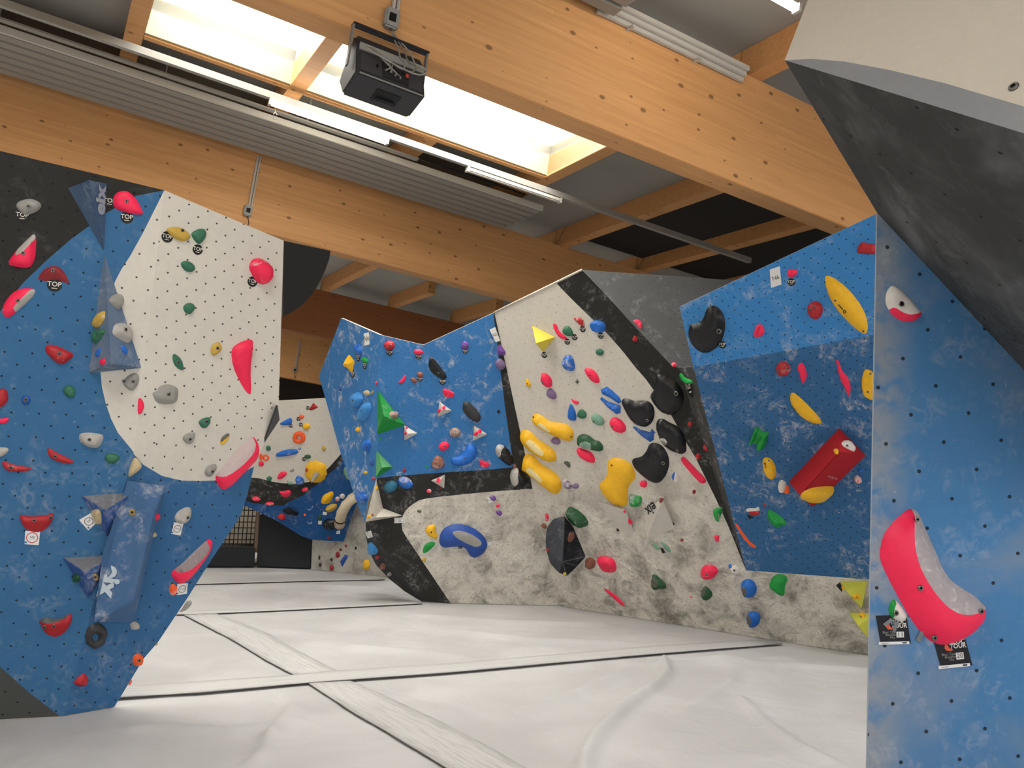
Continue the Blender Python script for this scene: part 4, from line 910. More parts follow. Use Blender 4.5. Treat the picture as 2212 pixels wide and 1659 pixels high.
hold('b', ('L4', fv[2][1]), 'pink', [(1193, 1482), (1212, 1453), (1224, 1475), (1207, 1517), (1195, 1512)], 'small pink chip on the right edge of the worn blue polygon volume')
hold('c', ('L4', fv[2][1]), 'beige+2', [(1170, 217), (1190, 168), (1217, 195), (1207, 222)], 'small beige foothold under the pink chip', rough=.4)
hold('c', 'L4', 'lgrey', [(1000, 880), (1040, 860), (1080, 890), (1072, 927), (1010, 932)], 'small grey cube-like foothold at the foot of the worn blue volume', prof='bev', sm=1)
hold('b', 'L4', 'lgrey+3', [(1340, 1490), (1370, 1440), (1440, 1405), (1477, 1420), (1472, 1490), (1440, 1532), (1400, 1542), (1355, 1527)], 'pale grey rounded hold above the white V0/2 card', rough=.3, bolts=[(1445, 1490)])
hold('b', 'L1', 'red', [(150, 1465), (200, 1480), (260, 1482), (350, 1475), (417, 1453), (412, 1500), (375, 1562), (310, 1607), (250, 1607), (190, 1572), (160, 1522)], 'red half-moon hold above the white V0 card', prof='bev', sm=1, lip=(0, -1), bolts=[(265, 1512), (392, 1490)])
card('c', 'L1', [(195, 165), (310, 173), (298, 277), (190, 268)], 'white V0 grade card with a red ring, under the red half-moon', 'V0', .28, ink=REDINK, ring=.4, sq=(-.38, -.36), off=(0, .03))
card('c', 'L1', [(610, 82), (700, 28), (750, 100), (680, 162)], 'white V7 grade card tilted beside the crumbly beige hold', 'V7', .28, ring=.33, sq=(-.3, -.38), off=(0, 0))
card('c', 'L4', [(1340, 100), (1413, 108), (1390, 201), (1320, 190)], 'white V0/2 grade card below the pale grey rounded hold', 'V0/2', .24, ring=.38, sq=(-.36, -.36))
card('c', 'L4', [(1366, 574), (1446, 570), (1440, 650), (1362, 662)], 'white V1/8 grade card under the smaller pink crescent', 'V1/8', .24, ring=.36, sq=(-.36, -.36))
hold('c', 'L4', 'pink', [(1316, 490), (1340, 465), (1400, 420), (1500, 320), (1612, 220), (1642, 260), (1622, 330), (1560, 420), (1490, 512), (1430, 567), (1380, 572), (1340, 547)], 'smaller pink crescent hold with a grey top, near the wall edge', prof='bev', k=.8,
     reg=('mauvegrey+2', [(1335, 478), (1400, 415), (1500, 312), (1590, 230), (1600, 290), (1560, 355), (1480, 430), (1420, 465)]))
hold('c', 'L4', 'orange+3', (1335, 620, 32, 46, 0), 'chalky orange round hold beside the V1/8 card', prof='bev')
hold('c', 'L4', 'grey', [(1405, 760), (1440, 703), (1477, 703), (1480, 730), (1440, 777), (1378, 797)], 'dark grey hold on the outer edge, overlapping the mats', rough=.2)
hold('c', 'L1', 'red', [(305, 860), (340, 832), (440, 850), (552, 798), (557, 850), (530, 912), (480, 967), (420, 987), (360, 962), (320, 912)], 'bright red half-moon hold low down, with a grey top', prof='bev', sm=1, bolts=[(417, 900), (345, 908)], lip=(0, -1),
     reg=('dgrey+2', [(300, 858), (330, 822), (430, 806), (545, 795), (500, 838), (420, 862)]))
hold('c', 'L4', 'char', (740, 975, 84, 100, 15, 22), 'dark grey doughnut hold below the worn blue volume', prof='dome', hole=(735, 985, 24, 28, 0), k=1.0)
hold('c', 'L4', 'orange', (1063, 1163, 43, 50, 10), 'orange disc hold low at the wall edge', prof='bev', bolts=[(1072, 1163)])
hold('c', 'L4', 'red+2', [(560, 1340), (600, 1290), (650, 1260), (684, 1310), (672, 1352), (620, 1370)], 'small worn red hold near the bottom tip', prof='bev', rough=.3)
hold('c', 'L4', 'orange', [(985, 1362), (1000, 1325), (1022, 1308), (1012, 1347)], 'orange-red sliver at the wall edge under the orange disc')
hold('c', 'L4', 'tan', [(1193, 1052), (1213, 1023), (1220, 1038), (1208, 1052)], 'tan sliver of a hold at the edge above the orange disc')

# ================================================================ MIDDLE WALL, prow
card('d', 'C1', [(645, 312), (693, 300), (702, 415), (655, 428)], 'white N4 card near the top of the prow', 'N4', .7, name='sector_card')
hold('d', 'C1', 'blue+2', [(552, 445), (575, 408), (610, 415), (630, 460), (634, 500), (605, 527), (580, 490), (560, 470)], 'blue hold above a TOP tag, uppermost blue one', bolts=[(590, 430)])
top('d', 'C1', 592, 537, 20, 'black TOP tag under the uppermost blue hold')
hold('d', 'C1', 'yellow', [(503, 508), (530, 540), (562, 580), (548, 620), (540, 690), (515, 672), (490, 640), (450, 625), (455, 590), (480, 565)], 'yellow star-like hold', prof='ridge', sm=1, k=1.0)
top('d', 'C1', 541, 697, 19, 'black TOP tag under the yellow star-like hold')
hold('d', 'C1', 'kelly', [(620, 545), (655, 533), (692, 565), (687, 600), (650, 597)], 'small bright green hold')
top('d', 'C1', 655, 612, 20, 'black TOP tag under the small bright green hold')
hold('d', 'C1', 'vblue+2', (418, 840, 17, 20, 0), 'tiny blue ring foothold near the left edge')
hold('d', 'C1', 'pink', (768, 785, 10, 15, 0), 'tiny pink foothold beside the arete')
hold('d', 'C1', 'beige+2', [(648, 860), (680, 850), (705, 870), (702, 900), (680, 912), (655, 892)], 'cream rounded hold, left one of a pair', prof='dome')
hold('d', 'C1', 'oyel+2', [(708, 885), (742, 846), (737, 880), (712, 897)], 'cream pointed hold, right one of a pair', sm=1)
hold('d', 'C1', 'sky+2', [(533, 940), (550, 890), (585, 866), (620, 880), (642, 930), (637, 975), (600, 1022), (570, 1027), (558, 980)], 'large sky-blue bulbous hold, upper of two', k=.9, bolts=[(545, 950)])
hold('d', 'C1', 'sky', [(598, 1092), (630, 1020), (665, 963), (705, 966), (720, 1020), (702, 1090), (650, 1157), (620, 1142)], 'large sky-blue elongated hold, lower of two', k=.9, bolts=[(628, 1050)])
hold('d', 'C1', 'yellow+2', [(572, 1230), (590, 1193), (614, 1225), (607, 1257), (580, 1252)], 'small pale yellow hold under the sky-blue pair')
hold('d', 'C1', 'blue+2', [(648, 1370), (665, 1325), (690, 1310), (717, 1350), (712, 1410), (685, 1450), (655, 1422)], 'bright blue oval hold low down', bolts=[(672, 1400)])
hold('d', 'C1', 'vblue+2', [(703, 1547), (730, 1498), (750, 1520), (742, 1572), (715, 1577)], 'small knobbly blue hold beside the lower green pyramid', rough=.5)
hold('n', 'C1', 'yellow+2', (137, 272, 14, 18, 0), 'tiny yellow foothold near the bottom')
hold('n', 'C1', 'blue+3', [(50, 510), (70, 465), (115, 456), (150, 490), (152, 540), (120, 572), (80, 557)], 'blue hold with a chalked top at the bottom tip', k=1.0)
hold('n', 'C1', 'red+3', (212, 330, 15, 20, 0), 'tiny red foothold at the lower end of the arete')
# ================================================================ MIDDLE WALL, front
hold('d', 'C2', 'red+2', (890, 425, 52, 50, 0), 'red ball hold above a TOP tag, next to the arete', k=1.0, bolts=[(905, 425)])
top('d', 'C2', 893, 493, 29, 'black TOP tag under the red ball hold')
hold('d', 'C2', 'pink', (1167, 487, 45, 26, 5), 'pink flat oval hold under the notch in the top edge')
top('d', 'C2', 1168, 533, 26, 'black TOP tag under the pink flat oval hold')
hold('d', 'C2', 'black', [(1262, 600), (1275, 545), (1295, 528), (1330, 570), (1400, 660), (1439, 715), (1432, 744), (1370, 742), (1300, 692), (1268, 642)], 'black wedge hold with a sharp upper edge, above a TOP tag', prof='bev', sm=1, lip=(1, -1), bolts=[(1360, 690)])
top('d', 'C2', 1397, 770, 31, 'black TOP tag under the black wedge hold')
hold('d', 'C2', 'purple', [(1572, 430), (1590, 390), (1615, 378), (1650, 410), (1647, 450), (1610, 474), (1585, 462)], 'purple oval hold near the top edge', bolts=[(1608, 436)])
top('d', 'C2', 1612, 480, 22, 'black TOP tag under the purple oval hold')
hold('d', 'C2', 'pink', [(968, 780), (1010, 750), (1030, 708), (1047, 708), (1047, 745), (1020, 787)], 'small pink boomerang hold', sm=1)
hold('d', 'C2', 'brown', [(1085, 740), (1120, 730), (1152, 755), (1147, 787), (1110, 782)], 'brown knobbly hold, lower one of two', rough=.4)
hold('d', 'C2', 'brown', [(1145, 690), (1180, 676), (1214, 690), (1207, 732), (1160, 732)], 'brown knobbly hold, upper one of two', rough=.3, prof='bev')
top('d', 'C2', 1180, 746, 25, 'black TOP tag under the two brown knobbly holds')
hold('d', 'C2', 'pink+2', [(1397, 850), (1415, 833), (1470, 855), (1515, 880), (1502, 917), (1450, 930), (1405, 902)], 'pink half-round hold above the first white triangle', lip=(0, -1), prof='bev')
WV = paint('volume_white', (206, 201, 192), r=0, grime=.15)
for c, vv, ap, lb, blobs in (('d', [(1368, 960), (1487, 1050), (1350, 1110)], (1405, 1035), 'white triangular volume with pink holds, left of the black oval hold', [((1368, 1050, 14, 22, 20), 2), ((1408, 1022, 16, 16, 0), 0)]),
                             ('d', [(1030, 1188), (1159, 1265), (1033, 1337)], (1065, 1270), 'white triangular volume touching the corner of the green pyramid', [((1054, 1213, 12, 12, 0), 0), ((1046, 1266, 12, 15, 0), 2)]),
                             ('d', [(1700, 1188), (1827, 1275), (1690, 1337)], (1738, 1265), 'white triangular volume with pink holds, under the black oval hold', [((1721, 1268, 16, 26, 40), 2), ((1752, 1245, 20, 18, 20), 0)])):
    v, fv = volume(c, 'C2', [WV], [q + (0,) for q in vv] + [ap + (.09,)], [(0, 1, 3), (1, 2, 3), (2, 0, 3)], lb)
    for e, fi in blobs: hold(c, ('C2', fv[fi][1]), 'pink+2', e, 'pink hold, ' + {0: 'upper', 2: 'left'}[fi] + ' face on the ' + lb.replace('with pink holds, ', '').replace(' volume', '').replace('touching the corner of', 'touching'))
v, fv = volume('n', 'C2', [WV], [(902, 291, 0), (766, 350, 0), (895, 427, 0), (845, 357, .09)], [(0, 1, 3), (1, 2, 3), (2, 0, 3)], 'white triangular volume pointing left, across the dark band')
hold('n', ('C2', fv[0][1]), 'pink', (840, 350, 20, 22, 0), 'small pink hold on the white triangular volume that points left')
GP = paint('volume_green', (36, 138, 62), r=0, chalk=.35); GP2 = paint('volume_green_chalky', (96, 168, 112), r=0, chalk=.8)
v, fv = volume('d', 'C2', [GP], [(783, 858, 0), (1042, 1188, 0), (771, 1277, 0), (838, 1103, .22)], [(0, 1, 3), (1, 2, 3), (2, 0, 3)], 'large green pyramid volume on the arete of the middle wall')
hold('d', ('C2', fv[0][1]), 'taupe', (930, 1090, 44, 34, 35), 'grey-brown hold on the large green pyramid volume', rough=.5, bolts=[(930, 1098)])
v, fv = volume('n', 'C2', [GP, GP2], [(238, 58, 0), (398, 220, 0), (233, 322, 0), (292, 225, .17)], [(0, 1, 3), (1, 2, 3), (2, 0, 3)], 'smaller pale green pyramid volume below the large green one', mi=[1, 0, 1])
hold('d', 'C2', 'kelly+2', [(785, 1322), (798, 1293), (822, 1318), (800, 1337)], 'tiny green foothold between the two green pyramids', sm=1)
hold('d', 'C2', 'char', [(1587, 1010), (1600, 965), (1640, 958), (1700, 1010), (1750, 1070), (1767, 1120), (1745, 1162), (1690, 1152), (1620, 1092), (1590, 1042)], 'large black tilted oval hold', prof='pad', k=.7)
hold('d', 'C2', 'taupe+3', (1517, 1257, 55, 48, 0), 'brown and white striped ball hold', rough=.3)
hold('d', 'C2', 'black', [(1915, 1060), (1932, 1030), (1952, 1062), (1935, 1078)], 'tiny black foothold near the dark stripe')
hold('d', 'C2', 'pink', [(1356, 1397), (1375, 1355), (1430, 1340), (1464, 1365), (1457, 1405), (1410, 1435), (1370, 1427)], 'pink pebble hold under the striped ball', bolts=[(1420, 1390)])
hold('d', 'C2', 'blue', [(1473, 1502), (1500, 1490), (1560, 1480), (1610, 1430), (1630, 1380), (1670, 1360), (1717, 1385), (1734, 1440), (1717, 1500), (1660, 1552), (1580, 1582), (1500, 1572), (1473, 1537)], 'glossy blue kidney-shaped hold', k=1.0, bolts=[(1613, 1500)])
hold('d', 'C2', 'brown+3', [(1288, 1572), (1310, 1510), (1340, 1473), (1390, 1490), (1420, 1540), (1412, 1592), (1350, 1607), (1300, 1602)], 'chalky brown rock-like hold', rough=.3, k=.9)
hold('d', 'C2', 'pink+3', [(1745, 1532), (1765, 1518), (1852, 1550), (1852, 1572), (1810, 1597), (1765, 1592)], 'chalky pink half-round hold beside the blue kidney', prof='bev', sm=1, lip=(0, -1))
hold('d', 'C2', 'black+2', [(1898, 1420), (1920, 1373), (1960, 1368), (2020, 1410), (2072, 1490), (2082, 1550), (2040, 1582), (1980, 1542), (1918, 1482)], 'black bean hold with a white chalked end, upper of two', k=.9, reg=('lgrey+3', [(1890, 1420), (1915, 1365), (1960, 1360), (1990, 1385), (1955, 1420), (1950, 1470), (1930, 1500)]))
hold('n', 'C2', 'black+2', [(1530, 310), (1545, 245), (1590, 218), (1660, 270), (1705, 340), (1692, 400), (1640, 437), (1580, 422), (1545, 380)], 'black bean hold with a white chalked end, lower of two', k=.9, reg=('lgrey+3', [(1524, 310), (1540, 240), (1590, 212), (1615, 235), (1600, 290), (1610, 360), (1570, 410), (1540, 385)]))
hold('n', 'C2', 'brown', (1576, 212, 20, 22, 0), 'small brown hold between the two black bean holds')
hold('d', 'C2', 'purple', [(1913, 460), (1940, 408), (1975, 440), (2017, 455), (2030, 532), (1985, 525), (1925, 517)], 'purple star-shaped hold over the dark stripe', prof='ridge', sm=1, k=.8)
hold('d', 'C2', 'mauve', [(1898, 600), (1920, 558), (1950, 546), (1985, 575), (2010, 605), (1990, 647), (1950, 664), (1920, 642)], 'mauve rounded hold below the purple star hold', k=.9)
card('d', 'C2', [(1845, 275), (1900, 248), (1947, 380), (1905, 394)], 'white N5 card on the fold near the top of the middle wall', 'N5', .6, name='sector_card', h=.012)
hold('n', 'C2', 'teal+2', [(301, 420), (330, 365), (390, 343), (440, 370), (447, 410), (410, 457), (360, 472), (315, 452)], 'teal egg-shaped hold at the left of the dark band', k=.9, bolts=[(340, 430)])
hold('n', 'C2', 'blue+2', [(440, 360), (460, 318), (520, 308), (575, 345), (599, 395), (570, 427), (510, 432), (460, 402)], 'blue egg-shaped hold with a chalked top, on the dark band', k=.9, bolts=[(507, 378)], reg=('blue+4', [(445, 340), (460, 312), (525, 304), (580, 345), (600, 385), (540, 375), (480, 360)]))
hold('n', 'C2', 'red', (508, 252, 17, 20, 0), 'small red foothold below the blue wall field')
hold('n', 'C2', 'pink+4', (748, 452, 24, 20, 0), 'small chalky pink foothold, on the dark band')
hold('n', 'C2', 'dred', (862, 422, 14, 12, 0), 'tiny dark red foothold under the white triangle that points left')
hold('n', 'C2', 'kelly', (726, 216, 10, 12, 0), 'tiny green foothold beside the chalky brown rock')
v, fv = volume('n', 'C2', [paint('volume_offwhite', (200, 194, 182), r=.0, grime=.3)], [(236, 333, 0), (133, 752, 0), (492, 690, 0), (302, 618, 0), (222, 712, .2)], [(0, 4, 1), (0, 3, 4), (3, 2, 4), (1, 4, 2)], 'off-white pointed volume at the lower end of the arete')
hold('n', ('C2', fv[1][1]), 'yellow+2', (240, 420, 10, 20, 0), 'small yellow hold on the off-white pointed volume')
hold('n', ('C2', fv[0][1]), 'yellow+2', (170, 700, 14, 20, 30), 'small yellow hold at the bottom left of the off-white pointed volume')
hold('n', ('C2', fv[0][1]), 'brown', (203, 684, 9, 14, 0), 'tiny brown hold at the bottom of the off-white pointed volume')
hold('n', 'C2', 'dred', (437, 684, 18, 13, 0), 'small dark red foothold above the two small cards')
hold('n', 'C2', 'olive', (653, 648, 22, 14, 15), 'small dark olive foothold on the white field')
hold('n', 'C2', 'purple', [(1328, 500), (1355, 512), (1375, 488), (1392, 512), (1400, 540), (1372, 548), (1350, 535)], 'small purple star foothold', rough=.4)
card('n', 'C2', [(1312, 510), (1345, 520), (1360, 560), (1325, 570)], 'small round-printed card beside the purple star foothold', None, ring=.4)
hold('n', 'C2', 'pink', (1415, 595, 20, 15, -20), 'small pink oval foothold under the purple star foothold')
hold('n', 'C2', 'purple+2', [(1388, 642), (1440, 638), (1462, 665), (1440, 697), (1410, 682)], 'small purple half-round foothold under the small pink oval')
hold('n', 'C2', 'yellow', [(710, 840), (730, 785), (790, 773), (814, 790), (810, 830), (837, 905), (800, 917), (740, 882)], 'yellow hold left of the large blue kidney volume', bolts=[(770, 850)])
hold('n', 'C2', 'kelly', [(686, 1012), (715, 960), (770, 941), (817, 953), (780, 1002), (720, 1052), (688, 1054)], 'bright green leaf hold below the yellow hold', sm=1, lip=(0, -1))
hold('n', 'C2', 'dblue', [(843, 930), (858, 860), (900, 803), (980, 770), (1080, 773), (1180, 808), (1260, 868), (1307, 930), (1315, 990), (1282, 1052), (1200, 1102), (1150, 1087), (1130, 1052), (1110, 1012), (1060, 987), (980, 992), (900, 1002), (858, 982)], 'very large blue kidney-shaped volume with a grey worn top', prof='dome', k=.7, name='volume', cat='volume',
     reg=('grey+2', [(960, 830), (1040, 812), (1150, 848), (1240, 908), (1257, 950), (1200, 975), (1110, 940), (1020, 890)]))
hold('n', 'C2', 'olive', (1050, 1000, 22, 13, 0), 'tiny dark foothold under the very large blue kidney volume')
card('n', 'C2', [(412, 710), (462, 710), (462, 763), (412, 763)], 'small ring-printed card beside the off-white volume, left of two', None, ring=.4)
card('n', 'C2', [(466, 708), (516, 710), (516, 760), (466, 760)], 'small ring-printed card beside the off-white volume, right of two', None, ring=.4)
card('n', 'C2', [(1316, 946), (1358, 946), (1358, 985), (1316, 985)], 'small ring-printed card touching the large blue kidney volume', None, ring=.4)
hold('n', 'C2', 'oyel', (700, 1117, 20, 20, 0), 'small ochre foothold on the border of dark leg and white field', rough=.4)
card('n', 'C5', [(133, 850), (187, 833), (206, 896), (155, 910)], 'white card with a dark emblem', None, ring=.3)
hold('n', 'C5', 'sky+2', [(156, 960), (185, 943), (227, 980), (260, 1030), (242, 1062), (205, 1074), (180, 1032)], 'pale blue wedge hold under the white card', prof='bev')
hold('n', 'C5', 'red+2', (248, 1092, 20, 20, 0), 'small red foothold under the pale blue wedge')
hold('n', 'C5', 'brown', (300, 1182, 28, 34, 20), 'reddish brown hold')
hold('n', 'C5', 'grey+2', (365, 1257, 21, 20, 0), 'small grey foothold, lowest')

# ================================================================ WHITE WALL
YV = paint('volume_yellow', (226, 204, 84), r=0)
v, fv = volume('e', 'C3', [YV], [(393, 455, 0), (619, 568, 0), (500, 713, 0), (432, 628, .2)], [(0, 1, 3), (1, 2, 3), (2, 0, 3)], 'yellow pyramid volume near the top of the white wall')
top('e', 'C3', 512, 738, 29, 'black TOP tag under the yellow pyramid volume')
hold('e', 'C3', 'pink', [(590, 450), (610, 431), (637, 455), (652, 510), (702, 548), (737, 577), (715, 592), (660, 577), (618, 520)], 'pink banana-shaped hold near the top', prof='dome')
top('e', 'C3', 733, 610, 29, 'black TOP tag under the pink banana-shaped hold')
hold('e', 'C3', 'green', [(680, 515), (700, 470), (740, 456), (777, 490), (792, 540), (760, 564), (710, 550)], 'dark green egg hold touching the pink banana')
top('e', 'C3', 802, 568, 30, 'black TOP tag under the dark green egg hold')
hold('e', 'C3', 'red+3', [(788, 390), (820, 378), (867, 385), (892, 415), (902, 467), (870, 464), (828, 430)], 'chalky red half-moon hold, uppermost')
top('e', 'C3', 880, 490, 30, 'black TOP tag under the uppermost chalky red hold')
hold('e', 'C3', 'blue+2', [(956, 440), (975, 408), (1030, 403), (1087, 430), (1107, 470), (1080, 522), (1030, 527), (973, 497)], 'thick blue disc hold on the border of white and dark', prof='flat', k=1.0)
top('e', 'C3', 1052, 552, 31, 'black TOP tag under the thick blue disc hold')
hold('e', 'C3', 'green', (1043, 712, 41, 33, 10), 'small dark green oval hold')
hold('e', 'C3', 'blue+3', [(678, 820), (700, 755), (745, 731), (787, 755), (805, 830), (805, 887), (750, 895), (693, 862)], 'blue dome hold with chalk scuffs, below the yellow pyramid')
hold('e', 'C3', 'pink', [(893, 880), (910, 860), (960, 866), (1012, 905), (1044, 975), (1037, 1007), (990, 1007), (928, 952)], 'pink leaf-shaped hold in the middle of the white field', bolts=[(950, 932)])
hold('e', 'C3', 'pink', [(478, 960), (490, 908), (520, 906), (572, 945), (590, 990), (582, 1047), (530, 1047), (483, 1002)], 'pink oval hold above the mauve one', bolts=[(500, 1003)])
hold('e', 'C3', 'mauve', [(528, 1110), (550, 1063), (580, 1053), (627, 1100), (634, 1147), (600, 1167), (550, 1142)], 'mauve egg hold below the pink oval')
hold('e', 'C3', 'yellow', [(333, 985), (348, 957), (372, 985), (390, 1027), (370, 1047), (340, 1032)], 'small yellow pointed foothold near the left fold', sm=1, bolts=[(352, 1012)], bs=.7)
hold('e', 'C3', 'olive', [(827, 962), (837, 985), (850, 998), (834, 1005), (828, 1022), (818, 1005), (806, 997), (820, 985)], 'small grey-green star foothold', prof='ridge', sm=0)
hold('e', 'C3', 'blue', [(1050, 1070), (1110, 1038), (1165, 1080), (1232, 1140), (1252, 1187), (1220, 1202), (1140, 1147), (1065, 1112)], 'blue faceted crystal hold, upper of two parallel ones', prof='ridge', sm=0, k=.9)
hold('e', 'C3', 'blue+2', [(1045, 1160), (1060, 1138), (1120, 1180), (1242, 1220), (1242, 1292), (1200, 1304), (1120, 1242)], 'blue faceted crystal hold, lower of two parallel ones', prof='ridge', sm=0, k=.9)
hold('e', 'C3', 'pink+2', [(766, 1150), (800, 1170), (847, 1180), (842, 1207), (815, 1214), (783, 1187)], 'small pink crescent foothold above the blue cone', sm=1)
hold('e', 'C3', 'blue', [(762, 1193), (807, 1260), (822, 1330), (817, 1364), (770, 1367), (733, 1342), (738, 1270)], 'blue cone-shaped hold', prof='bev', sm=1)
hold('e', 'C3', 'green', [(818, 1325), (840, 1268), (870, 1250), (917, 1285), (920, 1332), (880, 1352)], 'dark green hold right beside the blue cone')
hold('e', 'C3', 'lgreen', [(955, 1330), (985, 1296), (1040, 1308), (1087, 1355), (1087, 1402), (1040, 1417), (978, 1382)], 'pale grey-green oval hold left of a big pink hold', bolts=[(985, 1372)])
YC = ('yellow+5', None)
hold('e', 'C3', 'yellow', [(391, 1345), (408, 1303), (450, 1295), (510, 1328), (570, 1376), (650, 1380), (732, 1395), (787, 1450), (800, 1510), (777, 1557), (720, 1560), (640, 1527), (560, 1492), (450, 1432), (403, 1387)], 'long yellow sausage hold with a worn pale middle, top of three', k=.8, bolts=[(410, 1330), (770, 1520)], reg=('paleyel', [(470, 1390), (500, 1365), (570, 1420), (600, 1440), (590, 1470), (530, 1440)]))
hold('p', 'C3', 'yellow', [(1122, 943), (1126, 930), (1137, 927), (1150, 934), (1162, 948), (1177, 958), (1196, 970), (1203, 983), (1201, 996), (1190, 999), (1174, 994), (1149, 977), (1127, 960)], 'long yellow sausage hold with a worn pale middle, middle of three', k=.8, reg=('paleyel', [(1142, 950), (1152, 945), (1175, 966), (1184, 975), (1178, 982), (1158, 970)]))
hold('f', 'C3', 'yellow', [(246, 240), (262, 163), (300, 143), (352, 165), (400, 230), (470, 270), (530, 310), (564, 370), (560, 442), (520, 475), (480, 457), (400, 392), (320, 332), (260, 292)], 'long yellow sausage hold with a worn pale middle, lowest of three', k=.8, reg=('paleyel', [(310, 255), (345, 235), (430, 310), (450, 345), (430, 365), (350, 300)]))
hold('e', 'C3', 'mauve', [(570, 1555), (600, 1523), (650, 1528), (674, 1572), (650, 1594), (598, 1587)], 'mauve pebble hold under the top yellow sausage')
hold('e', 'C3', 'dgreen+2', [(820, 1560), (835, 1508), (890, 1490), (945, 1508), (990, 1550), (1040, 1558), (1077, 1605), (1072, 1652), (1030, 1661), (950, 1642), (870, 1622), (833, 1602)], 'dark green bean hold with white chalk, above a pink hold', k=.9, reg=('lgreen+4', [(880, 1560), (940, 1545), (985, 1580), (980, 1640), (920, 1625), (870, 1600)]))
hold('e', 'C3', 'pink', [(1133, 1395), (1150, 1343), (1190, 1328), (1250, 1358), (1297, 1420), (1292, 1467), (1245, 1487), (1178, 1467)], 'large pink rounded hold left of the black holds', bolts=[(1160, 1415)])
MB_ = dict(prof='pad', k=.5)
hold('e', 'C3', 'black', [(1518, 1130), (1568, 1060), (1583, 990), (1576, 923), (1610, 910), (1700, 943), (1792, 1010), (1842, 1090), (1847, 1180), (1812, 1262), (1750, 1307), (1690, 1312), (1610, 1272), (1548, 1192)], 'big black comma-shaped hold, topmost of four', bolts=[(1775, 1105)], bs=2.2, **MB_)
hold('e', 'C3', 'black', [(1248, 1195), (1260, 1156), (1310, 1153), (1370, 1178), (1450, 1173), (1510, 1176), (1557, 1225), (1570, 1300), (1547, 1382), (1490, 1427), (1430, 1422), (1348, 1377), (1298, 1302)], 'big black comma-shaped hold, leftmost of four', bolts=[(1497, 1362)], bs=1.5, **MB_)
hold('p', 'C3', 'black', [(1416, 918), (1422, 905), (1433, 904), (1447, 913), (1462, 919), (1475, 932), (1482, 953), (1483, 972), (1481, 977), (1472, 982), (1453, 976), (1434, 963), (1421, 940)], 'big black comma-shaped hold, rightmost of four, chalk at its tip', bolts=[(1464, 974)], bs=1.5, reg=('black+5', [(1428, 945), (1440, 942), (1448, 952), (1440, 960), (1430, 957)]), **MB_)
hold('f', 'C3', 'black', [(1120, 210), (1140, 183), (1200, 173), (1240, 130), (1263, 68), (1310, 56), (1372, 85), (1417, 160), (1424, 240), (1397, 322), (1350, 377), (1300, 384), (1228, 342), (1148, 272)], 'big black comma-shaped hold, lowest of four', bolts=[(1375, 222)], bs=1.8, **MB_)
hold('e', 'C3', 'vblue+2', [(1353, 1425), (1380, 1418), (1430, 1450), (1525, 1475), (1540, 1443), (1577, 1480), (1560, 1492), (1560, 1547), (1525, 1570), (1440, 1512)], 'jagged blue crystal hold between two black holds', prof='ridge', sm=0, k=.9)
hold('e', 'C3', 'red+2', (1905, 1397, 24, 24, 0), 'small red foothold in the dark stripe, right of the black holds', rough=.3)
hold('e', 'C3', 'red+2', (2082, 1618, 54, 46, 10), 'red rounded hold at the edge of the dark stripe', rough=.3)
hold('e', 'C3', 'red+2', [(1353, 580), (1375, 548), (1395, 560), (1412, 600), (1380, 617), (1358, 605)], 'small red hold on the upper dark stripe')
hold('e', 'G', 'pink+3', [(1352, 408), (1400, 398), (1440, 418), (1452, 470), (1425, 494), (1405, 455)], 'pale pink crescent hold on the grey upper panel')
hold('e', 'G', 'pink+3', (1752, 832, 27, 22, 20), 'small pale pink foothold at the foot of the grey panel', rough=.4)
hold('e', 'S', 'kelly', [(1796, 925), (1815, 903), (1860, 950), (1932, 985), (1930, 1017), (1870, 1012), (1818, 987)], 'green wedge hold above a TOP tag, in the dark stripe', prof='bev', sm=1, lip=(0, -1))
top('e', 'S', 1890, 1037, 33, 'black TOP tag under the green wedge hold')
hold('f', 'C3', 'pink', [(678, 120), (700, 96), (760, 118), (800, 133), (834, 180), (827, 224), (770, 212), (708, 175)], 'pink hold directly under the dark green bean', prof='dome')
hold('f', 'C3', 'olive+2', [(578, 215), (600, 203), (630, 215), (638, 250), (625, 262), (600, 238)], 'small striped grey foothold under the pink hold', rough=.5)
hold('f', 'C3', 'mauve+4', [(563, 365), (600, 343), (647, 390), (642, 427), (610, 432), (573, 402)], 'pale mauve hold with chalk, larger of a pair')
hold('f', 'C3', 'mauve+2', [(645, 397), (690, 378), (707, 405), (690, 427), (650, 422)], 'mauve hold, smaller of a pair')
hold('f', 'C3', 'lgrey+2', (645, 480, 22, 42, -25), 'small grey pod hold under the mauve pair', rough=.2)
hold('f', 'C3', 'yellow', [(928, 200), (985, 176), (1050, 186), (1112, 220), (1152, 290), (1152, 347), (1105, 392), (1090, 450), (1097, 520), (1080, 564), (1030, 570), (960, 542), (898, 482), (868, 420), (866, 385), (910, 353), (935, 290)], 'very large yellow waisted volume-like hold below the black ones', prof='pad', k=.45, bolts=[(965, 240)])
hold('f', 'C3', 'pink', [(1183, 385), (1205, 358), (1240, 363), (1250, 400), (1225, 420), (1193, 407)], 'small pink pebble under the lowest black hold')
hold('f', 'C3', 'kelly+3', [(1096, 500), (1110, 463), (1150, 478), (1207, 488), (1207, 547), (1170, 572), (1108, 572)], 'green hold with a worn grey face, right of the yellow volume', prof='bev', reg=('lgreen+3', [(1092, 500), (1108, 458), (1150, 475), (1160, 510), (1120, 535), (1100, 530)]))
hold('f', 'C3', 'white+2', [(1438, 330), (1460, 293), (1490, 298), (1507, 350), (1497, 392), (1463, 377)], 'white and blue oval hold', reg=('blue', [(1436, 330), (1460, 290), (1475, 298), (1470, 350), (1450, 360)]))
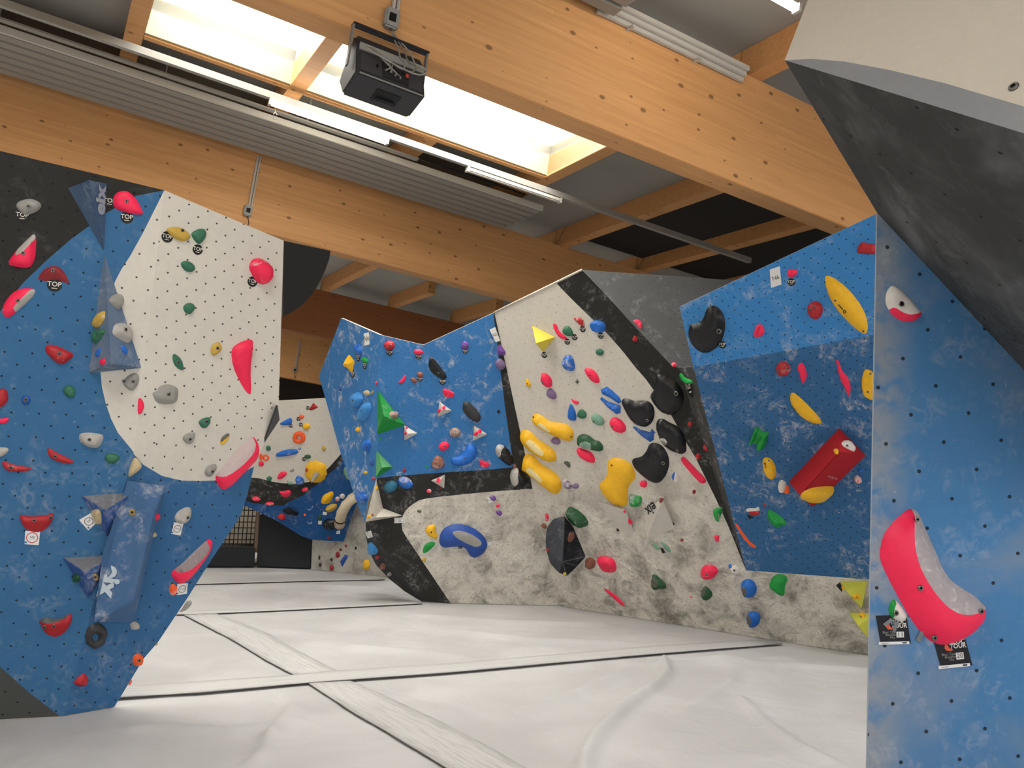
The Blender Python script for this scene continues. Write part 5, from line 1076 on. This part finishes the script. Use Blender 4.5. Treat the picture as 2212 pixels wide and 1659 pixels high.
hold('f', 'C3', 'pink', [(1508, 200), (1525, 170), (1547, 173), (1642, 275), (1702, 335), (1720, 367), (1700, 387), (1668, 382), (1588, 297)], 'long pink bar hold leaning along the dark stripe', prof='dome', rough=.2)
hold('f', 'C3', 'dred', (1620, 450, 14, 18, 10), 'tiny dark red foothold below the pink bar')
hold('f', 'C3', 'red+3', (1652, 172, 22, 26, 0), 'small chalky red ball in the dark stripe beside the pink bar')
hold('f', 'C3', 'pink+4', (1833, 408, 21, 22, 0, 14), 'tiny pale pink ring hold in the dark stripe', hole=(1831, 408, 7, 8, 0))
hold('f', 'C3', 'dgreen', (1825, 342, 18, 20, 0), 'small dark green foothold in the dark stripe', rough=.4)
v, fv = volume('f', 'C3', [WV], [(833, 522, 0), (1095, 824, 0), (1142, 770, 0), (1078, 606, .11), (1062, 588, 0)], [(0, 3, 1), (1, 3, 2), (2, 3, 4), (4, 3, 0)], 'white pointed wing volume, left one of two')
hold('f', ('C3', fv[0][1]), 'pink', [(1052, 607), (1072, 590), (1076, 625)], 'tiny pink hold on the left white wing volume', sm=1)
hold('f', ('C3', fv[1][1]), 'pink', [(1090, 655), (1127, 680), (1132, 705), (1100, 714)], 'pink hold on the right side of the left white wing volume')
v, fv = volume('f', 'C3', [WV], [(1225, 618, 0), (1385, 478, 0), (1466, 745, 0), (1244, 824, 0), (1370, 515, .12)], [(0, 4, 3), (0, 1, 4), (1, 2, 4), (4, 2, 3)], 'white pointed wing volume with dark lettering, right one of two')
pl = fv[0][1]; q0, q1 = pl.px(1414, 1093), pl.px(1397, 1108); d = q1 - q0
text('eix', pl, pl.px(1407, 1099), .004, .16, INK, v, math.atan2(d[1], d[0]), bold=.003)
hold('f', ('C3', fv[1][1]), 'maroon+2', [(1343, 535), (1358, 508), (1378, 500), (1374, 525), (1352, 542)], 'small dull red hold on the tip of the right white wing volume')
card('f', 'C3', [(1232, 538), (1252, 518), (1272, 545), (1250, 568)], 'small ring-printed card above the lettered white volume, left of two', None, ring=.38, h=.006)
card('f', 'C3', [(1293, 495), (1315, 476), (1336, 502), (1312, 524)], 'small ring-printed card above the lettered white volume, right of two', None, ring=.38, h=.006)
hold('f', 'C3', 'black', [(1002, 738), (1020, 750), (1028, 766), (1002, 766)], 'tiny black chip left of the white wing volumes', sm=1)
hold('f', 'C3', 'black', [(1437, 708), (1455, 692), (1468, 708), (1452, 725)], 'tiny black chip right of the white wing volumes', sm=1)
DV = paint('volume_slate', (70, 74, 82), r=0, chalk=.3, patina=.25); DV2 = paint('volume_black_face', (34, 36, 40), r=0, chalk=.1)
v, fv = volume('f', 'C3', [DV, DV2], [(437, 835, 0), (448, 735, 0), (500, 668, 0), (588, 646, 0), (660, 738, 0), (757, 967, 0), (690, 1042, 0), (605, 1124, 0), (540, 1092, 0), (475, 1022, 0), (443, 920, 0), (590, 690, .2), (570, 1010, .2)],
               [(0, 1, 11), (1, 2, 11), (2, 3, 11), (3, 4, 11), (4, 5, 12, 11), (5, 6, 12), (6, 7, 12), (7, 8, 12), (8, 9, 12), (9, 10, 12), (10, 0, 11, 12)], 'large dark slate boulder-shaped volume low on the white wall', mi=[0, 0, 0, 1, 1, 1, 1, 1, 0, 0, 0], bev=.008)
dvp = ('C3', fv[4][1]); dvl = ('C3', fv[10][1])
hold('f', 'C3', 'dgreen+2', [(603, 600), (630, 563), (700, 598), (757, 650), (782, 700), (767, 727), (700, 734), (640, 702), (608, 660)], 'dark green leaf hold perched on the slate boulder volume', k=.9, H=.16, lip=(1, -1))
hold('f', dvp, 'brown+3', (625, 802, 44, 50, 0), 'brown egg hold with chalk on the slate boulder volume', k=1.0)
card('f', dvp, [(596, 855), (635, 860), (632, 892), (600, 890)], 'small black tag under the brown egg hold on the slate boulder', 'TOP', .35, mat=TAGB, name='top_tag', cat='tag')
hold('f', ('C3', fv[7][1]), 'lemon', (590, 1103, 14, 12, 0), 'tiny yellow foothold at the bottom of the slate boulder')
hold('f', dvl, 'red', (455, 915, 9, 16, 0), 'tiny red foothold on the left side of the slate boulder')
hold('f', 'C3', 'pink+3', [(428, 650), (445, 613), (467, 650), (452, 692), (438, 680)], 'small chalky pink foothold left of the slate boulder', sm=1)
hold('f', 'C3', 'brown+2', [(400, 712), (425, 698), (450, 722), (440, 748), (415, 738)], 'small brown foothold left of the slate boulder')
hold('f', 'C3', 'brown', (793, 1021, 43, 47, 0), 'brown ball hold right of the slate boulder')
hold('f', 'C3', 'pink+2', [(846, 975), (880, 963), (950, 968), (992, 1000), (1005, 1062), (987, 1094), (900, 1092), (858, 1042)], 'pink half-round hold next to the brown ball', prof='bev', lip=(0, -1))
hold('f', 'C3', 'dgreen', [(1278, 1165), (1290, 1108), (1310, 1106), (1350, 1138), (1397, 1185), (1397, 1224), (1340, 1224), (1300, 1237), (1278, 1212)], 'green rock hold with a grey face, left of two low ones', prof='bev', rough=.3, reg=('olive+2', [(1280, 1150), (1300, 1115), (1345, 1150), (1340, 1195), (1290, 1195)]))
hold('f', 'C3', 'pink+2', [(1666, 1100), (1690, 1043), (1740, 1026), (1792, 1045), (1817, 1080), (1790, 1122), (1750, 1150), (1698, 1152)], 'round pink hold above the low green rock hold', bolts=[(1720, 1110)])
hold('f', 'C3', 'dgreen', [(1673, 1255), (1690, 1215), (1712, 1198), (1762, 1240), (1770, 1282), (1720, 1322), (1683, 1307)], 'green rock hold with a grey face, right of two low ones', prof='bev', rough=.3, reg=('olive+2', [(1676, 1250), (1695, 1212), (1715, 1205), (1722, 1245), (1700, 1275)]))
hold('f', 'C3', 'pink', [(895, 1223), (920, 1223), (990, 1268), (1052, 1330), (1074, 1364), (1050, 1360), (980, 1302)], 'long pink sliver hold low near the mats', prof='dome', sm=1)
hold('f', 'C3', 'dred', (1523, 835, 12, 12, 0), 'tiny dark red ball foothold right of the white volumes')
hold('f', 'C3', 'pink+2', [(1773, 800), (1822, 793), (1817, 852), (1795, 847)], 'small pink triangular foothold', sm=1)
hold('f', 'C3', 'lgreen+2', [(1288, 848), (1320, 868), (1352, 902), (1330, 917), (1298, 892)], 'small worn green foothold, left of a pair')
hold('f', 'C3', 'lgreen+2', [(1343, 843), (1400, 868), (1442, 922), (1420, 934), (1378, 892)], 'small worn green foothold, right of a pair')
card('f', 'C3', [(1355, 888), (1378, 895), (1398, 930), (1375, 935)], 'small black tag between the worn green footholds', None, mat=TAGB, name='top_tag', cat='tag', h=.02)
hold('f', 'C3', 'kelly+3', [(1768, 610), (1790, 578), (1842, 573), (1847, 600), (1817, 692), (1788, 682)], 'green and white drip-shaped hold on the lower border', prof='bev', sm=1)
hold('i', 'C3', 'white+2', [(638, 670), (665, 663), (690, 685), (720, 672), (767, 720), (752, 772), (700, 777), (660, 742)], 'white hold with blue rim near the blue wall corner', reg=('blue+2', [(636, 672), (665, 660), (690, 690), (660, 705), (645, 690)]), bolts=[(705, 730)])
for pts, inner, lb in (([(763, 900), (790, 838), (850, 813), (912, 845), (942, 915), (922, 992), (850, 1024), (793, 987)], (822, 930, 36, 62, 8), 'blue bowl-shaped hold under the blue wall, upper of two'), ([(826, 1240), (850, 1173), (900, 1148), (957, 1170), (980, 1220), (957, 1292), (900, 1332), (848, 1312)], (865, 1245, 32, 62, 8), 'blue bowl-shaped hold near the mats, lower of two')):
    hold('i', 'C3', 'blue', pts, lb, k=1.0, prof='bev', reg=('dgrey+2', ell(*inner)))
hold('i', 'C3', 'kelly', [(1063, 880), (1100, 798), (1165, 763), (1242, 783), (1260, 830), (1227, 890), (1227, 992), (1180, 997), (1108, 942), (1073, 922)], 'large crinkled green rock hold under the blue wall', prof='bev', rough=.5)
hold('i', 'C3', 'pink', [(238, 990), (262, 1003), (276, 1020), (255, 1018)], 'tiny pink chip left of the low green rock hold', sm=1)
LV = paint('volume_lime', (206, 206, 84), r=0); LV2 = LV
v, fv = volume('i', 'C3', [LV], [(1798, 843, 0), (2083, 848, 0), (2027, 1128, 0), (1900, 990, .22)], [(0, 1, 3), (1, 2, 3), (2, 0, 3)], 'lime yellow pyramid volume, fully visible, upper of two')
hold('i', ('C3', fv[1][1]), 'yellow', (1970, 1000, 42, 32, 0), 'yellow hold on the upper lime pyramid', bolts=[(1975, 1008)], bs=.8)
hold('i', ('C3', fv[0][1]), 'yellow', (1833, 916, 16, 24, -25), 'small yellow hold at the left tip of the upper lime pyramid')
card('i', 'C3', [(1760, 885), (1802, 853), (1832, 928), (1818, 952)], 'black card at the left tip of the upper lime pyramid', None, mat=TAGB, h=.004, name='route_card')
v, fv = volume('i', 'C3', [LV], [(1898, 1168, 0), (2160, 1180, 0), (2100, 1450, 0), (1990, 1310, .22)], [(0, 1, 3), (1, 2, 3), (2, 0, 3)], 'lime yellow pyramid volume, half hidden, lower of two')
hold('i', ('C3', fv[0][1]), 'yellow', (2030, 1203, 36, 26, 0), 'yellow hold on the lower lime pyramid', bolts=[(2020, 1210)], bs=.8)

# ================================================================ RIGHT WALL
hold('g', 'R2', 'black', [(223, 1240), (243, 1158), (300, 1146), (355, 1133), (390, 1078), (415, 998), (450, 963), (512, 963), (572, 1015), (607, 1100), (610, 1200), (582, 1312), (520, 1402), (440, 1452), (360, 1452), (278, 1392), (233, 1312)], 'big black kidney-shaped hold at the top left', prof='pad', k=.5, bolts=[(547, 1228)], bs=2.2)
top('g', 'R2', 580, 1367, 40, 'black TOP tag under the big black kidney hold')
card('g', 'R2', [(1072, 588), (1176, 553), (1194, 742), (1085, 778)], 'white N6 card near the top edge', 'N6', .55, name='sector_card', off=(0, -.05))
hold('g', 'R2', 'pink', [(1248, 615), (1270, 583), (1320, 581), (1364, 600), (1347, 647), (1300, 672), (1253, 657)], 'pink hold beside the white N6 card', rough=.4)
top('g', 'R2', 1297, 717, 40, 'black TOP tag under the pink hold beside the N6 card')
hold('g', 'R2', 'yellow', [(1643, 680), (1658, 650), (1720, 663), (1830, 738), (1932, 840), (2022, 960), (2077, 1080), (2092, 1180), (2082, 1252), (2040, 1257), (1938, 1182), (1818, 1062), (1718, 932), (1663, 802)], 'very long yellow leaf-shaped hold near the top right', prof='dome', k=.55, bolts=[(1753, 910), (2045, 1228)], bs=.8, logo=[(1850, 1025, 18, 1785, 950)])
hold('g', 'R2', 'red', [(1453, 985), (1490, 933), (1560, 910), (1612, 945), (1627, 1010), (1602, 1082), (1540, 1112), (1478, 1072)], 'red ball hold left of the long yellow leaf', k=.9, bolts=[(1490, 1003), (1540, 980)])
hold('g', 'R2', 'pink+2', [(903, 1287), (915, 1200), (950, 1153), (990, 1158), (1024, 1220), (1002, 1272), (950, 1292)], 'pink coffee-bean hold with a slot', rough=.3, reg=('dred', [(935, 1260), (975, 1170), (983, 1175), (945, 1265)]))
hold('g', 'R2', 'red', [(1973, 425), (1990, 338), (2030, 301), (2090, 313), (2180, 328), (2180, 432), (2090, 427)], 'red hold cut off by the near wall edge, at the top', prof='bev')
hold('h', 'R1', 'red+3', (1213, 80, 75, 76, 0), 'chalky red ball hold below the fold', k=.9, bolts=[(1255, 70), (1168, 103)])
hold('h', 'R1', 'pink+2', [(1348, 70), (1395, 6), (1432, 40), (1457, 120), (1452, 190), (1418, 234), (1393, 200), (1383, 130)], 'pink notched bar hold right of the chalky red ball', prof='bev', rough=.3)
hold('h', 'R1', 'pink+2', [(1757, -15), (1780, -18), (1805, 50), (1823, 100), (1872, 148), (1917, 260), (1897, 392), (1850, 272), (1808, 200), (1783, 110)], 'long twisted pink fin hold', prof='bev', sm=1)
hold('h', 'R1', 'yellow', [(2023, 260), (2033, 150), (2063, 73), (2160, 115), (2160, 405), (2110, 402), (2048, 362)], 'yellow hold half hidden by the near wall edge', prof='pad', k=.6, bolts=[(2118, 130), (2090, 318)], bs=.8)
hold('h', 'R1', 'yellow', [(1281, 400), (1288, 333), (1320, 323), (1402, 390), (1502, 490), (1592, 590), (1610, 642), (1580, 657), (1500, 642), (1398, 582), (1308, 482)], 'yellow leaf-shaped hold above the red triangular volume', prof='dome', k=.6, bolts=[(1365, 545)], bs=.7, logo=[(1310, 470, 11, 1345, 520)])
g1 = hold('h', 'R1', 'kelly', [(868, 842), (895, 770), (935, 690), (965, 700), (1010, 738), (1058, 732), (1050, 790), (1008, 905), (950, 870), (905, 850)], 'bright green double-ridged hold', prof='flat', sm=1, H=.05)
for pts in ([(862, 848), (890, 770), (928, 678), (960, 690), (960, 712), (925, 790), (895, 852)], [(945, 860), (945, 820), (970, 775), (1030, 730), (1062, 728), (1055, 780), (1012, 918), (975, 895)]):
    r_ = hold('h', 'R1', 'kelly', pts, 'ridge', prof='bev', H=.11, sm=1, name='ridge')
    for kk_ in ('label', 'category', 'group', 'kind'): del r_[kk_]
    mw = r_.matrix_basis.copy(); r_.parent = g1; r_.matrix_basis = g1.matrix_basis.inverted() @ mw
hold('h', 'R1', 'yellow', [(998, 1080), (998, 1010), (1040, 993), (1092, 1018), (1127, 1080), (1140, 1150), (1127, 1212), (1090, 1237), (1038, 1202), (1008, 1142)], 'yellow egg-shaped hold left of the red triangular volume', prof='dome', k=.6, bolts=[(1062, 1032)], bs=.7, logo=[(1024, 1062, 11, 1032, 1108)])
RV = paint('volume_red', (172, 34, 42), r=0)
v, fv = volume('h', 'R1', [RV], [(1268, 1257, 0), (1790, 698, 0), (2068, 982, 0), (1520, 1518, 0), (1388, 1398, .3), (1802, 936, .3)], [(0, 1, 5, 4), (1, 2, 5), (2, 3, 4, 5), (3, 0, 4)], 'large bright red triangular prism volume on the right wall', bev=.006)
r1, r2, rE = ('R1', fv[0][1]), ('R1', fv[2][1]), ('R1', fv[1][1])
hold('h', rE, 'white+2', [(1808, 850), (1850, 818), (1902, 850), (1947, 910), (1952, 947), (1900, 922), (1838, 892)], 'chalk-white hold on the upper end of the red prism volume', bolts=[(1875, 878)], rough=.2)
hold('h', r1, 'yellow', (1766, 940, 24, 32, 0), 'small yellow hold on the ridge of the red prism volume')
hold('h', r2, 'red+3', [(1658, 1183), (1700, 1188), (1787, 1215), (1750, 1232), (1688, 1217)], 'pale red sliver on the dark face of the red prism volume', sm=1)
hold('h', r2, 'yellow+2', [(1383, 1405), (1410, 1358), (1500, 1313), (1640, 1298), (1732, 1298), (1737, 1322), (1660, 1392), (1580, 1447), (1480, 1457), (1408, 1437)], 'yellow leaf-shaped hold along the bottom of the red prism volume', prof='dome', k=.6)
hold('h', 'R1', 'white+2', [(1153, 1300), (1170, 1243), (1200, 1230), (1247, 1260), (1242, 1332), (1210, 1372), (1168, 1362)], 'chalk-white hold at the lower left corner of the red prism')
hold('h', 'R1', 'orange', [(1213, 1342), (1250, 1283), (1282, 1310), (1277, 1377), (1228, 1380)], 'orange-red hold tucked against the red prism, beside a chalk-white one', rough=.3)
hold('h', 'R1', 'pink+5', [(1943, 1215), (1970, 1178), (2022, 1210), (2032, 1257), (2000, 1277), (1953, 1247)], 'chalky pale pink hold right of the red prism')
hold('h', 'R1', 'blue', (2015, 1135, 26, 22, 0), 'small blue foothold right of the red prism')
hold('i', 'R1', 'white+2', [(820, 100), (850, 83), (930, 88), (945, 63), (967, 85), (965, 115), (900, 120), (840, 125)], 'chalk-white top of a small red and white hold', rough=.3)
hold('i', 'R1', 'vred', [(850, 122), (900, 118), (967, 112), (965, 147), (920, 162), (862, 150)], 'red lower half of the small red and white hold')
card('i', 'R1', [(850, 122), (885, 130), (925, 155), (872, 168)], 'small black and white tag under the red and white hold', None, mat=TAGB, name='top_tag', cat='tag', h=.05)
hold('i', 'R1', 'red', (1015, 50, 14, 17, 0), 'tiny red foothold above the green leaf hold', rough=.3)
hold('i', 'R1', 'kelly+2', [(1043, 185), (1043, 130), (1065, 93), (1130, 128), (1202, 180), (1244, 230), (1237, 267), (1190, 262), (1160, 300), (1098, 262)], 'green leaf-shaped hold with a chalked side, below the red prism', prof='ridge', sm=1, k=.9)
hold('i', 'R1', 'orange', [(703, 240), (725, 236), (802, 350), (872, 440), (937, 480), (922, 502), (870, 482), (788, 390)], 'long thin orange bar hold at the lower left', prof='dome', sm=1)

# ================================================================ NEAR WALL
hold('k', 'Q1', 'white+2', [(323, 590), (343, 440), (400, 363), (455, 358), (560, 438), (690, 568), (802, 700), (822, 762), (740, 832), (620, 852), (500, 822), (388, 722)], 'chalk-white half-moon hold with a pink lower edge', prof='pad', k=.55, bolts=[(543, 608)], bs=1.3,
     reg=('pink+2', [(360, 690), (420, 660), (520, 730), (620, 765), (720, 750), (810, 715), (860, 770), (740, 860), (600, 880), (480, 850), (370, 760)]))
big = hold('l', 'Q1', 'pink', [(161, 480), (198, 310), (290, 188), (400, 93), (460, 73), (512, 110), (552, 200), (602, 320), (662, 450), (722, 600), (792, 710), (882, 780), (1002, 850), (1092, 930), (1124, 1000), (1107, 1082), (1022, 1182), (900, 1257), (780, 1300), (680, 1297), (588, 1242), (498, 1142), (418, 1022), (328, 862), (238, 692), (178, 562)],
     'huge bright pink boomerang hold with a grey rough inner side', prof='pad', k=.55, bolts=[(527, 787), (497, 172), (1070, 995), (655, 1235)], bs=1.3,
     reg=('palegrey+3', [(436, 93), (460, 60), (520, 100), (562, 200), (612, 320), (672, 450), (732, 600), (800, 705), (890, 775), (1010, 842), (1100, 925), (1080, 950), (1000, 983), (900, 1005), (800, 992), (700, 932), (600, 822), (520, 702), (450, 562), (412, 402), (412, 260)]))
hold('l', 'Q1', 'white+2', [(241, 980), (260, 918), (290, 886), (342, 930), (402, 1020), (412, 1052), (380, 1092), (320, 1087), (258, 1042)], 'small white and green hold above the card numbered 11', bolts=[(310, 1012)], bs=1.3, reg=('kelly+2', [(236, 985), (255, 910), (290, 880), (305, 905), (275, 970), (285, 1060), (255, 1045)]))
BK = flat('card_black', (24, 25, 32), .55); RO = flat('card_red', (214, 92, 66), .6); TP = flat('grey_tape', (116, 122, 124), .6)
def bloc(quad, num, label):
    ob, at, ang, wd, ht, pl = card('t', 'Q1', quad, label, None, mat=BK, name='competition_card', h=.002)
    hh = .0045
    if True:
        text('BLOC', pl, at(.17, .26), hh, wd * .19, TAGW, ob, ang, bold=.0006); text('TOUR', pl, at(.18, .13), hh, wd * .19, TAGW, ob, ang, bold=.0006)
    sh = [(-.22, .22), (-.14, .19), (-.1, .1), (.02, .03), (-.04, -.0), (-.19, .02), (-.25, .1)]
    V = [pl.P(at(*q), hh) - pl.P(at(0, 0)) for q in sh]; put('printed_logo', mesh('printed_logo', V, [tuple(range(len(sh)))]), RO, ob, pl.P(at(0, 0)))
    V = [pl.P(at(*q), hh) - pl.P(at(0, 0)) for q in [(-.12, .3), (0, .3), (.03, .12), (-.08, .17)]]; put('printed_logo', mesh('printed_logo', V, [(0, 1, 2, 3)]), flat('card_slate', (64, 84, 112)), ob, pl.P(at(0, 0)))
    for k, s_ in enumerate(('Bloc Tour', 'Boulder', 'No.')): text(s_, pl, at(-.13 + .045 * k, -.09 - .085 * k), hh, wd * .115, flat('card_print_grey', (150, 146, 140)), ob, ang)
    put('number_label', box_mesh('number_label', (-.12 * wd, -.1 * ht, 0), (.12 * wd, .1 * ht, .0012)), CARD, ob, pl.P(at(.21, -.17), .004), pl.rot(ang))
    text(num, pl, at(.21, -.17), .0062, wd * .21, INK, ob, ang)
    put('sponsor_strip', box_mesh('sponsor_strip', (-.5 * wd, -.045 * ht, 0), (.5 * wd, .045 * ht, .0012)), CARD, ob, pl.P(at(0, -.455), .004), pl.rot(ang))
    put('printed_mark', box_mesh('printed_mark', (-.07 * wd, -.022 * ht, 0), (.07 * wd, .022 * ht, .0006)), BK, ob, pl.P(at(.34, -.455), .0053), pl.rot(ang))
    put('printed_mark', box_mesh('printed_mark', (-.12 * wd, -.012 * ht, 0), (.12 * wd, .012 * ht, .0006)), flat('print_soft', (150, 150, 146)), ob, pl.P(at(-.3, -.455), .0053), pl.rot(ang))
bloc([(105, 90), (712, 78), (802, 645), (205, 660)], '11', 'black competition card numbered 11 under the small white and green hold')
bloc([(1230, 500), (1855, 440), (2028, 1075), (1408, 1140)], '20', 'black competition card numbered 20 under the huge pink hold')
for quad, lb in (([(390, 130), (450, 175), (290, 305), (235, 250)], 'grey tape strip on the card numbered 11, slanting left'), ([(475, 190), (560, 215), (480, 420), (425, 400)], 'grey tape strip on the card numbered 11, nearly upright'), ([(985, 385), (1060, 420), (965, 610), (895, 560)], 'grey tape strip beside the lower end of the huge pink hold')):
    ob = card('t', 'Q1', quad, lb, None, mat=TP, name='tape_strip', cat='tape', h=.007)[0]; ob['group'] = 'grey tape strips'
bq = PL['Q4'].hit(2190, 188)
bo = put('anchor_bolt', bolt_mesh(), None, None, bq, PL['Q4'].rot()); bo.scale = (1.5, 1.5, 1.5); tag(bo, 'single round bolt in the white roof panel of the near wall', 'bolt')

# ================================================================ FAR WALL
hold('m', 'B', 'red', [(1085, 242), (1120, 188), (1160, 228), (1100, 252)], 'red kite-shaped hold at the top', sm=0, prof='ridge')
top('m', 'B', 1076, 232, 16, 'dark TOP tag left of the red kite-shaped hold')
hold('m', 'B', 'orange', (1022, 303, 24, 17, 0), 'small orange-red oval hold')
top('m', 'B', 998, 321, 16, 'dark TOP tag beside the small orange-red oval')
hold('m', 'B', 'blue', [(843, 357), (900, 325), (945, 306), (945, 370), (860, 372)], 'blue wedge hold above a TOP tag', prof='bev', sm=1)
top('m', 'B', 936, 376, 15, 'dark TOP tag under the blue wedge hold')
hold('m', 'B', 'yellow+2', (1065, 381, 33, 25, 0), 'yellow oval hold right of a TOP tag')
top('m', 'B', 1018, 367, 16, 'dark TOP tag left of the yellow oval hold')
hold('m', 'B', 'orange', (1003, 472, 54, 53, 0, 20), 'large orange doughnut hold', hole=(1003, 474, 14, 14, 0), k=.9)
hold('m', 'B', 'green', [(733, 540), (770, 538), (775, 578), (735, 580)], 'small square green hold', prof='bev', sm=1)
hold('m', 'B', 'blue+2', [(810, 607), (860, 580), (930, 565), (990, 568), (1000, 600), (920, 622), (818, 632)], 'long blue bar hold', prof='bev', sm=1)
hold('m', 'B', 'vblue', [(992, 548), (1005, 570), (1020, 545), (1018, 570), (998, 574)], 'small blue hook-shaped foothold', sm=1)
hold('m', 'B', 'orange', (733, 636, 28, 27, 0, 16), 'small orange doughnut hold, right of an orange sliver', hole=(733, 636, 11, 11, 0), k=.9)
hold('m', 'B', 'orange', (692, 630, 14, 28, 0), 'orange sliver half hidden by the pink crescent')
hold('m', 'B', 'pink+2', (695, 685, 22, 24, 0), 'pink rounded hold under the orange sliver')
hold('m', 'B', 'dgreen', (1073, 628, 27, 18, 0), 'dark green oval hold beside a TOP tag', rough=.4)
top('m', 'B', 1043, 648, 16, 'dark TOP tag left of the dark green oval')
hold('m', 'B', 'oyel', (1205, 560, 17, 22, 0), 'small yellow-ochre foothold at the right')
hold('m', 'B', 'grey', [(918, 747), (965, 718), (957, 757)], 'small grey triangular foothold', sm=1)
hold('m', 'B', 'pink+2', [(818, 802), (850, 750), (900, 748), (907, 775), (850, 817)], 'pink rounded hold at the bottom of the white field')
hold('m', 'B', 'green', [(736, 803), (762, 782), (784, 798), (775, 828), (745, 828)], 'green pentagon hold', sm=0, prof='bev')
yb = hold('m', 'B', 'yellow', (1140, 750, 92, 92, 0, 28), 'big yellow dome volume', prof='dome', k=.55, name='volume', cat='volume')
hold('m', 'B', 'red', [(1055, 715), (1090, 708), (1070, 748)], 'small red triangular hold at the left of the yellow dome', sm=1, H=.09)
hold('m', 'B', 'grey+2', (1155, 752, 26, 16, 10), 'small grey hold in the middle of the yellow dome', H=.3, rough=.3)
hold('m', 'B', 'blue+3', [(968, 822), (985, 778), (1042, 800), (1047, 850), (990, 860)], 'blue hold with chalk left of the yellow dome')
hold('m', 'B', 'lgreen', [(900, 825), (940, 830), (965, 855), (915, 858)], 'dull green foothold on the upper dark band')
hold('m', 'B', 'pink+3', [(833, 905), (870, 910), (932, 895), (940, 940), (880, 967)], 'chalky pink half-round hold on the dark band', lip=(0, -1))
hold('m', 'B', 'pink+3', (655, 972, 35, 20, 10), 'chalky pink oval hold at the left of the dark band')
hold('m', 'B', 'pink+4', (765, 1011, 35, 15, 0), 'pale pink flat hold low on the dark band')
hold('m', 'B', 'pink+3', (1052, 896, 28, 18, -20), 'pale pink hold under the blue chalky one')
hold('m', 'B', 'yellow+2', [(1183, 980), (1200, 940), (1277, 903), (1287, 945), (1245, 1012), (1188, 1014)], 'yellow faceted hold, upper of two, on the blue overhang', prof='ridge', sm=1)
hold('m', 'B', 'oyel+2', [(1213, 1062), (1240, 1020), (1312, 1008), (1312, 1050), (1250, 1087)], 'yellow faceted hold, lower of two, on the blue overhang', prof='ridge', sm=1)
card('m', 'B', [(1200, 1075), (1232, 1082), (1225, 1105), (1195, 1098)], 'small white card under the lower yellow faceted hold')
hold('m', 'B', 'white+2', (1355, 950, 22, 22, 0), 'white ball foothold, right of a pair')
hold('m', 'B', 'pink+5', (1316, 973, 19, 20, 0), 'pinkish white ball foothold, left of a pair')
v, fv = volume('m', 'B', [DV2], [(863, 1062, 0), (920, 1038, 0), (1003, 1087, 0), (985, 1112, 0), (900, 1097, 0), (930, 1070, .15)], [(0, 1, 5), (1, 2, 5), (2, 3, 5), (3, 4, 5), (4, 0, 5)], 'black faceted volume on the far blue overhang')
hold('m', 'B', 'vred', [(823, 1117), (850, 1090), (892, 1098), (900, 1140), (850, 1147)], 'red angular hold under the black faceted volume', prof='bev', sm=1)
hold('m', 'B', 'black+2', (1255, 1176, 60, 46, 0), 'black ball hold with a chalked front, on the blue overhang', k=.9)
hold('m', 'B', 'orange+2', (1050, 1103, 11, 11, 0), 'tiny orange foothold on the blue overhang')
hold('m', 'B', 'vblue+4', [(1050, 1042), (1085, 1062), (1118, 1020), (1115, 1060), (1075, 1068)], 'chalk-white crescent hold on the blue overhang')
hold('m', 'B', 'vblue+4', [(1060, 1150), (1090, 1172), (1110, 1150), (1108, 1180), (1075, 1178)], 'lower chalk-white crescent foothold on the blue overhang')
hold('m', 'B', 'dgreen+2', (1173, 1125, 16, 26, 0), 'dark mossy foothold left of the black ball')
card('m', 'B', [(1160, 1150), (1190, 1150), (1186, 1180), (1158, 1178)], 'small white card left of the black ball hold')
card('m', 'B', [(1310, 1232), (1340, 1228), (1336, 1258), (1306, 1258)], 'small white card low on the far blue overhang')
hold('m', 'B', 'lgreen+2', [(1360, 740), (1382, 698), (1405, 760), (1420, 825), (1382, 802)], 'pale green hold peeping out beside the blue prow')
hold('m', 'B', 'dred', [(1225, 1280), (1265, 1275), (1260, 1300), (1235, 1298)], 'dark red foothold at the lower edge of the far overhang', sm=1)
pb = PL['B']; tp = [pb.hit(*cp('m', [q])[0], hgt) for q, hgt in (((1472, 948), .03), ((1430, 975), .12), ((1385, 1025), .17), ((1350, 1090), .15), ((1338, 1140), .1), ((1332, 1185), .03))]
o = tp[0]; t_ = put('climbing_hold', tube_mesh('climbing_hold', [p - o for p in tp], .075, 10), hmat('ivory'), None, o); tag(t_, 'long curved ivory tube hold on the far wall', 'climbing hold', 'climbing holds on the far wall', 'thing')
mid = tp[4]; put('dark_band', tube_mesh('dark_band', [tp[4] - (tp[4] - tp[3]) * .08 - mid, tp[4] + (tp[4] - tp[3]) * .08 - mid], .079, 10), BOLTHOLE, t_, mid)
for q, lb, mt in (((1342, 1385, 13, 12, 0), 'tiny dark foothold, middle of a row of three', 'maroon'), ((1385, 1355, 10, 12, 0), 'tiny dark red foothold, uppermost', 'dred'), ((1318, 1426, 18, 26, 0), 'dark red oval hold, left of the blue parallelogram', 'dred'), ((1268, 1467, 10, 12, 0), 'tiny black foothold', 'black'),
                  ((1270, 1532, 18, 26, 0), 'dark red oval hold close to the mats', 'dred'), ((1176, 1508, 12, 18, 0), 'dark grey foothold beside the padded block', 'char'), ((1168, 1450, 9, 18, 0), 'upright black chip beside the padded block', 'char'), ((1465, 1372, 9, 14, 0), 'tiny black chip at the right', 'black'), ((1553, 1507, 30, 42, 0), 'yellow oval hold', 'yellow+2')):
    hold('m', 'BL', mt, q, lb)
hold('m', 'BL', 'dblue', [(1338, 1480), (1380, 1423), (1407, 1435), (1355, 1527)], 'dark blue parallelogram hold', prof='bev', sm=0)
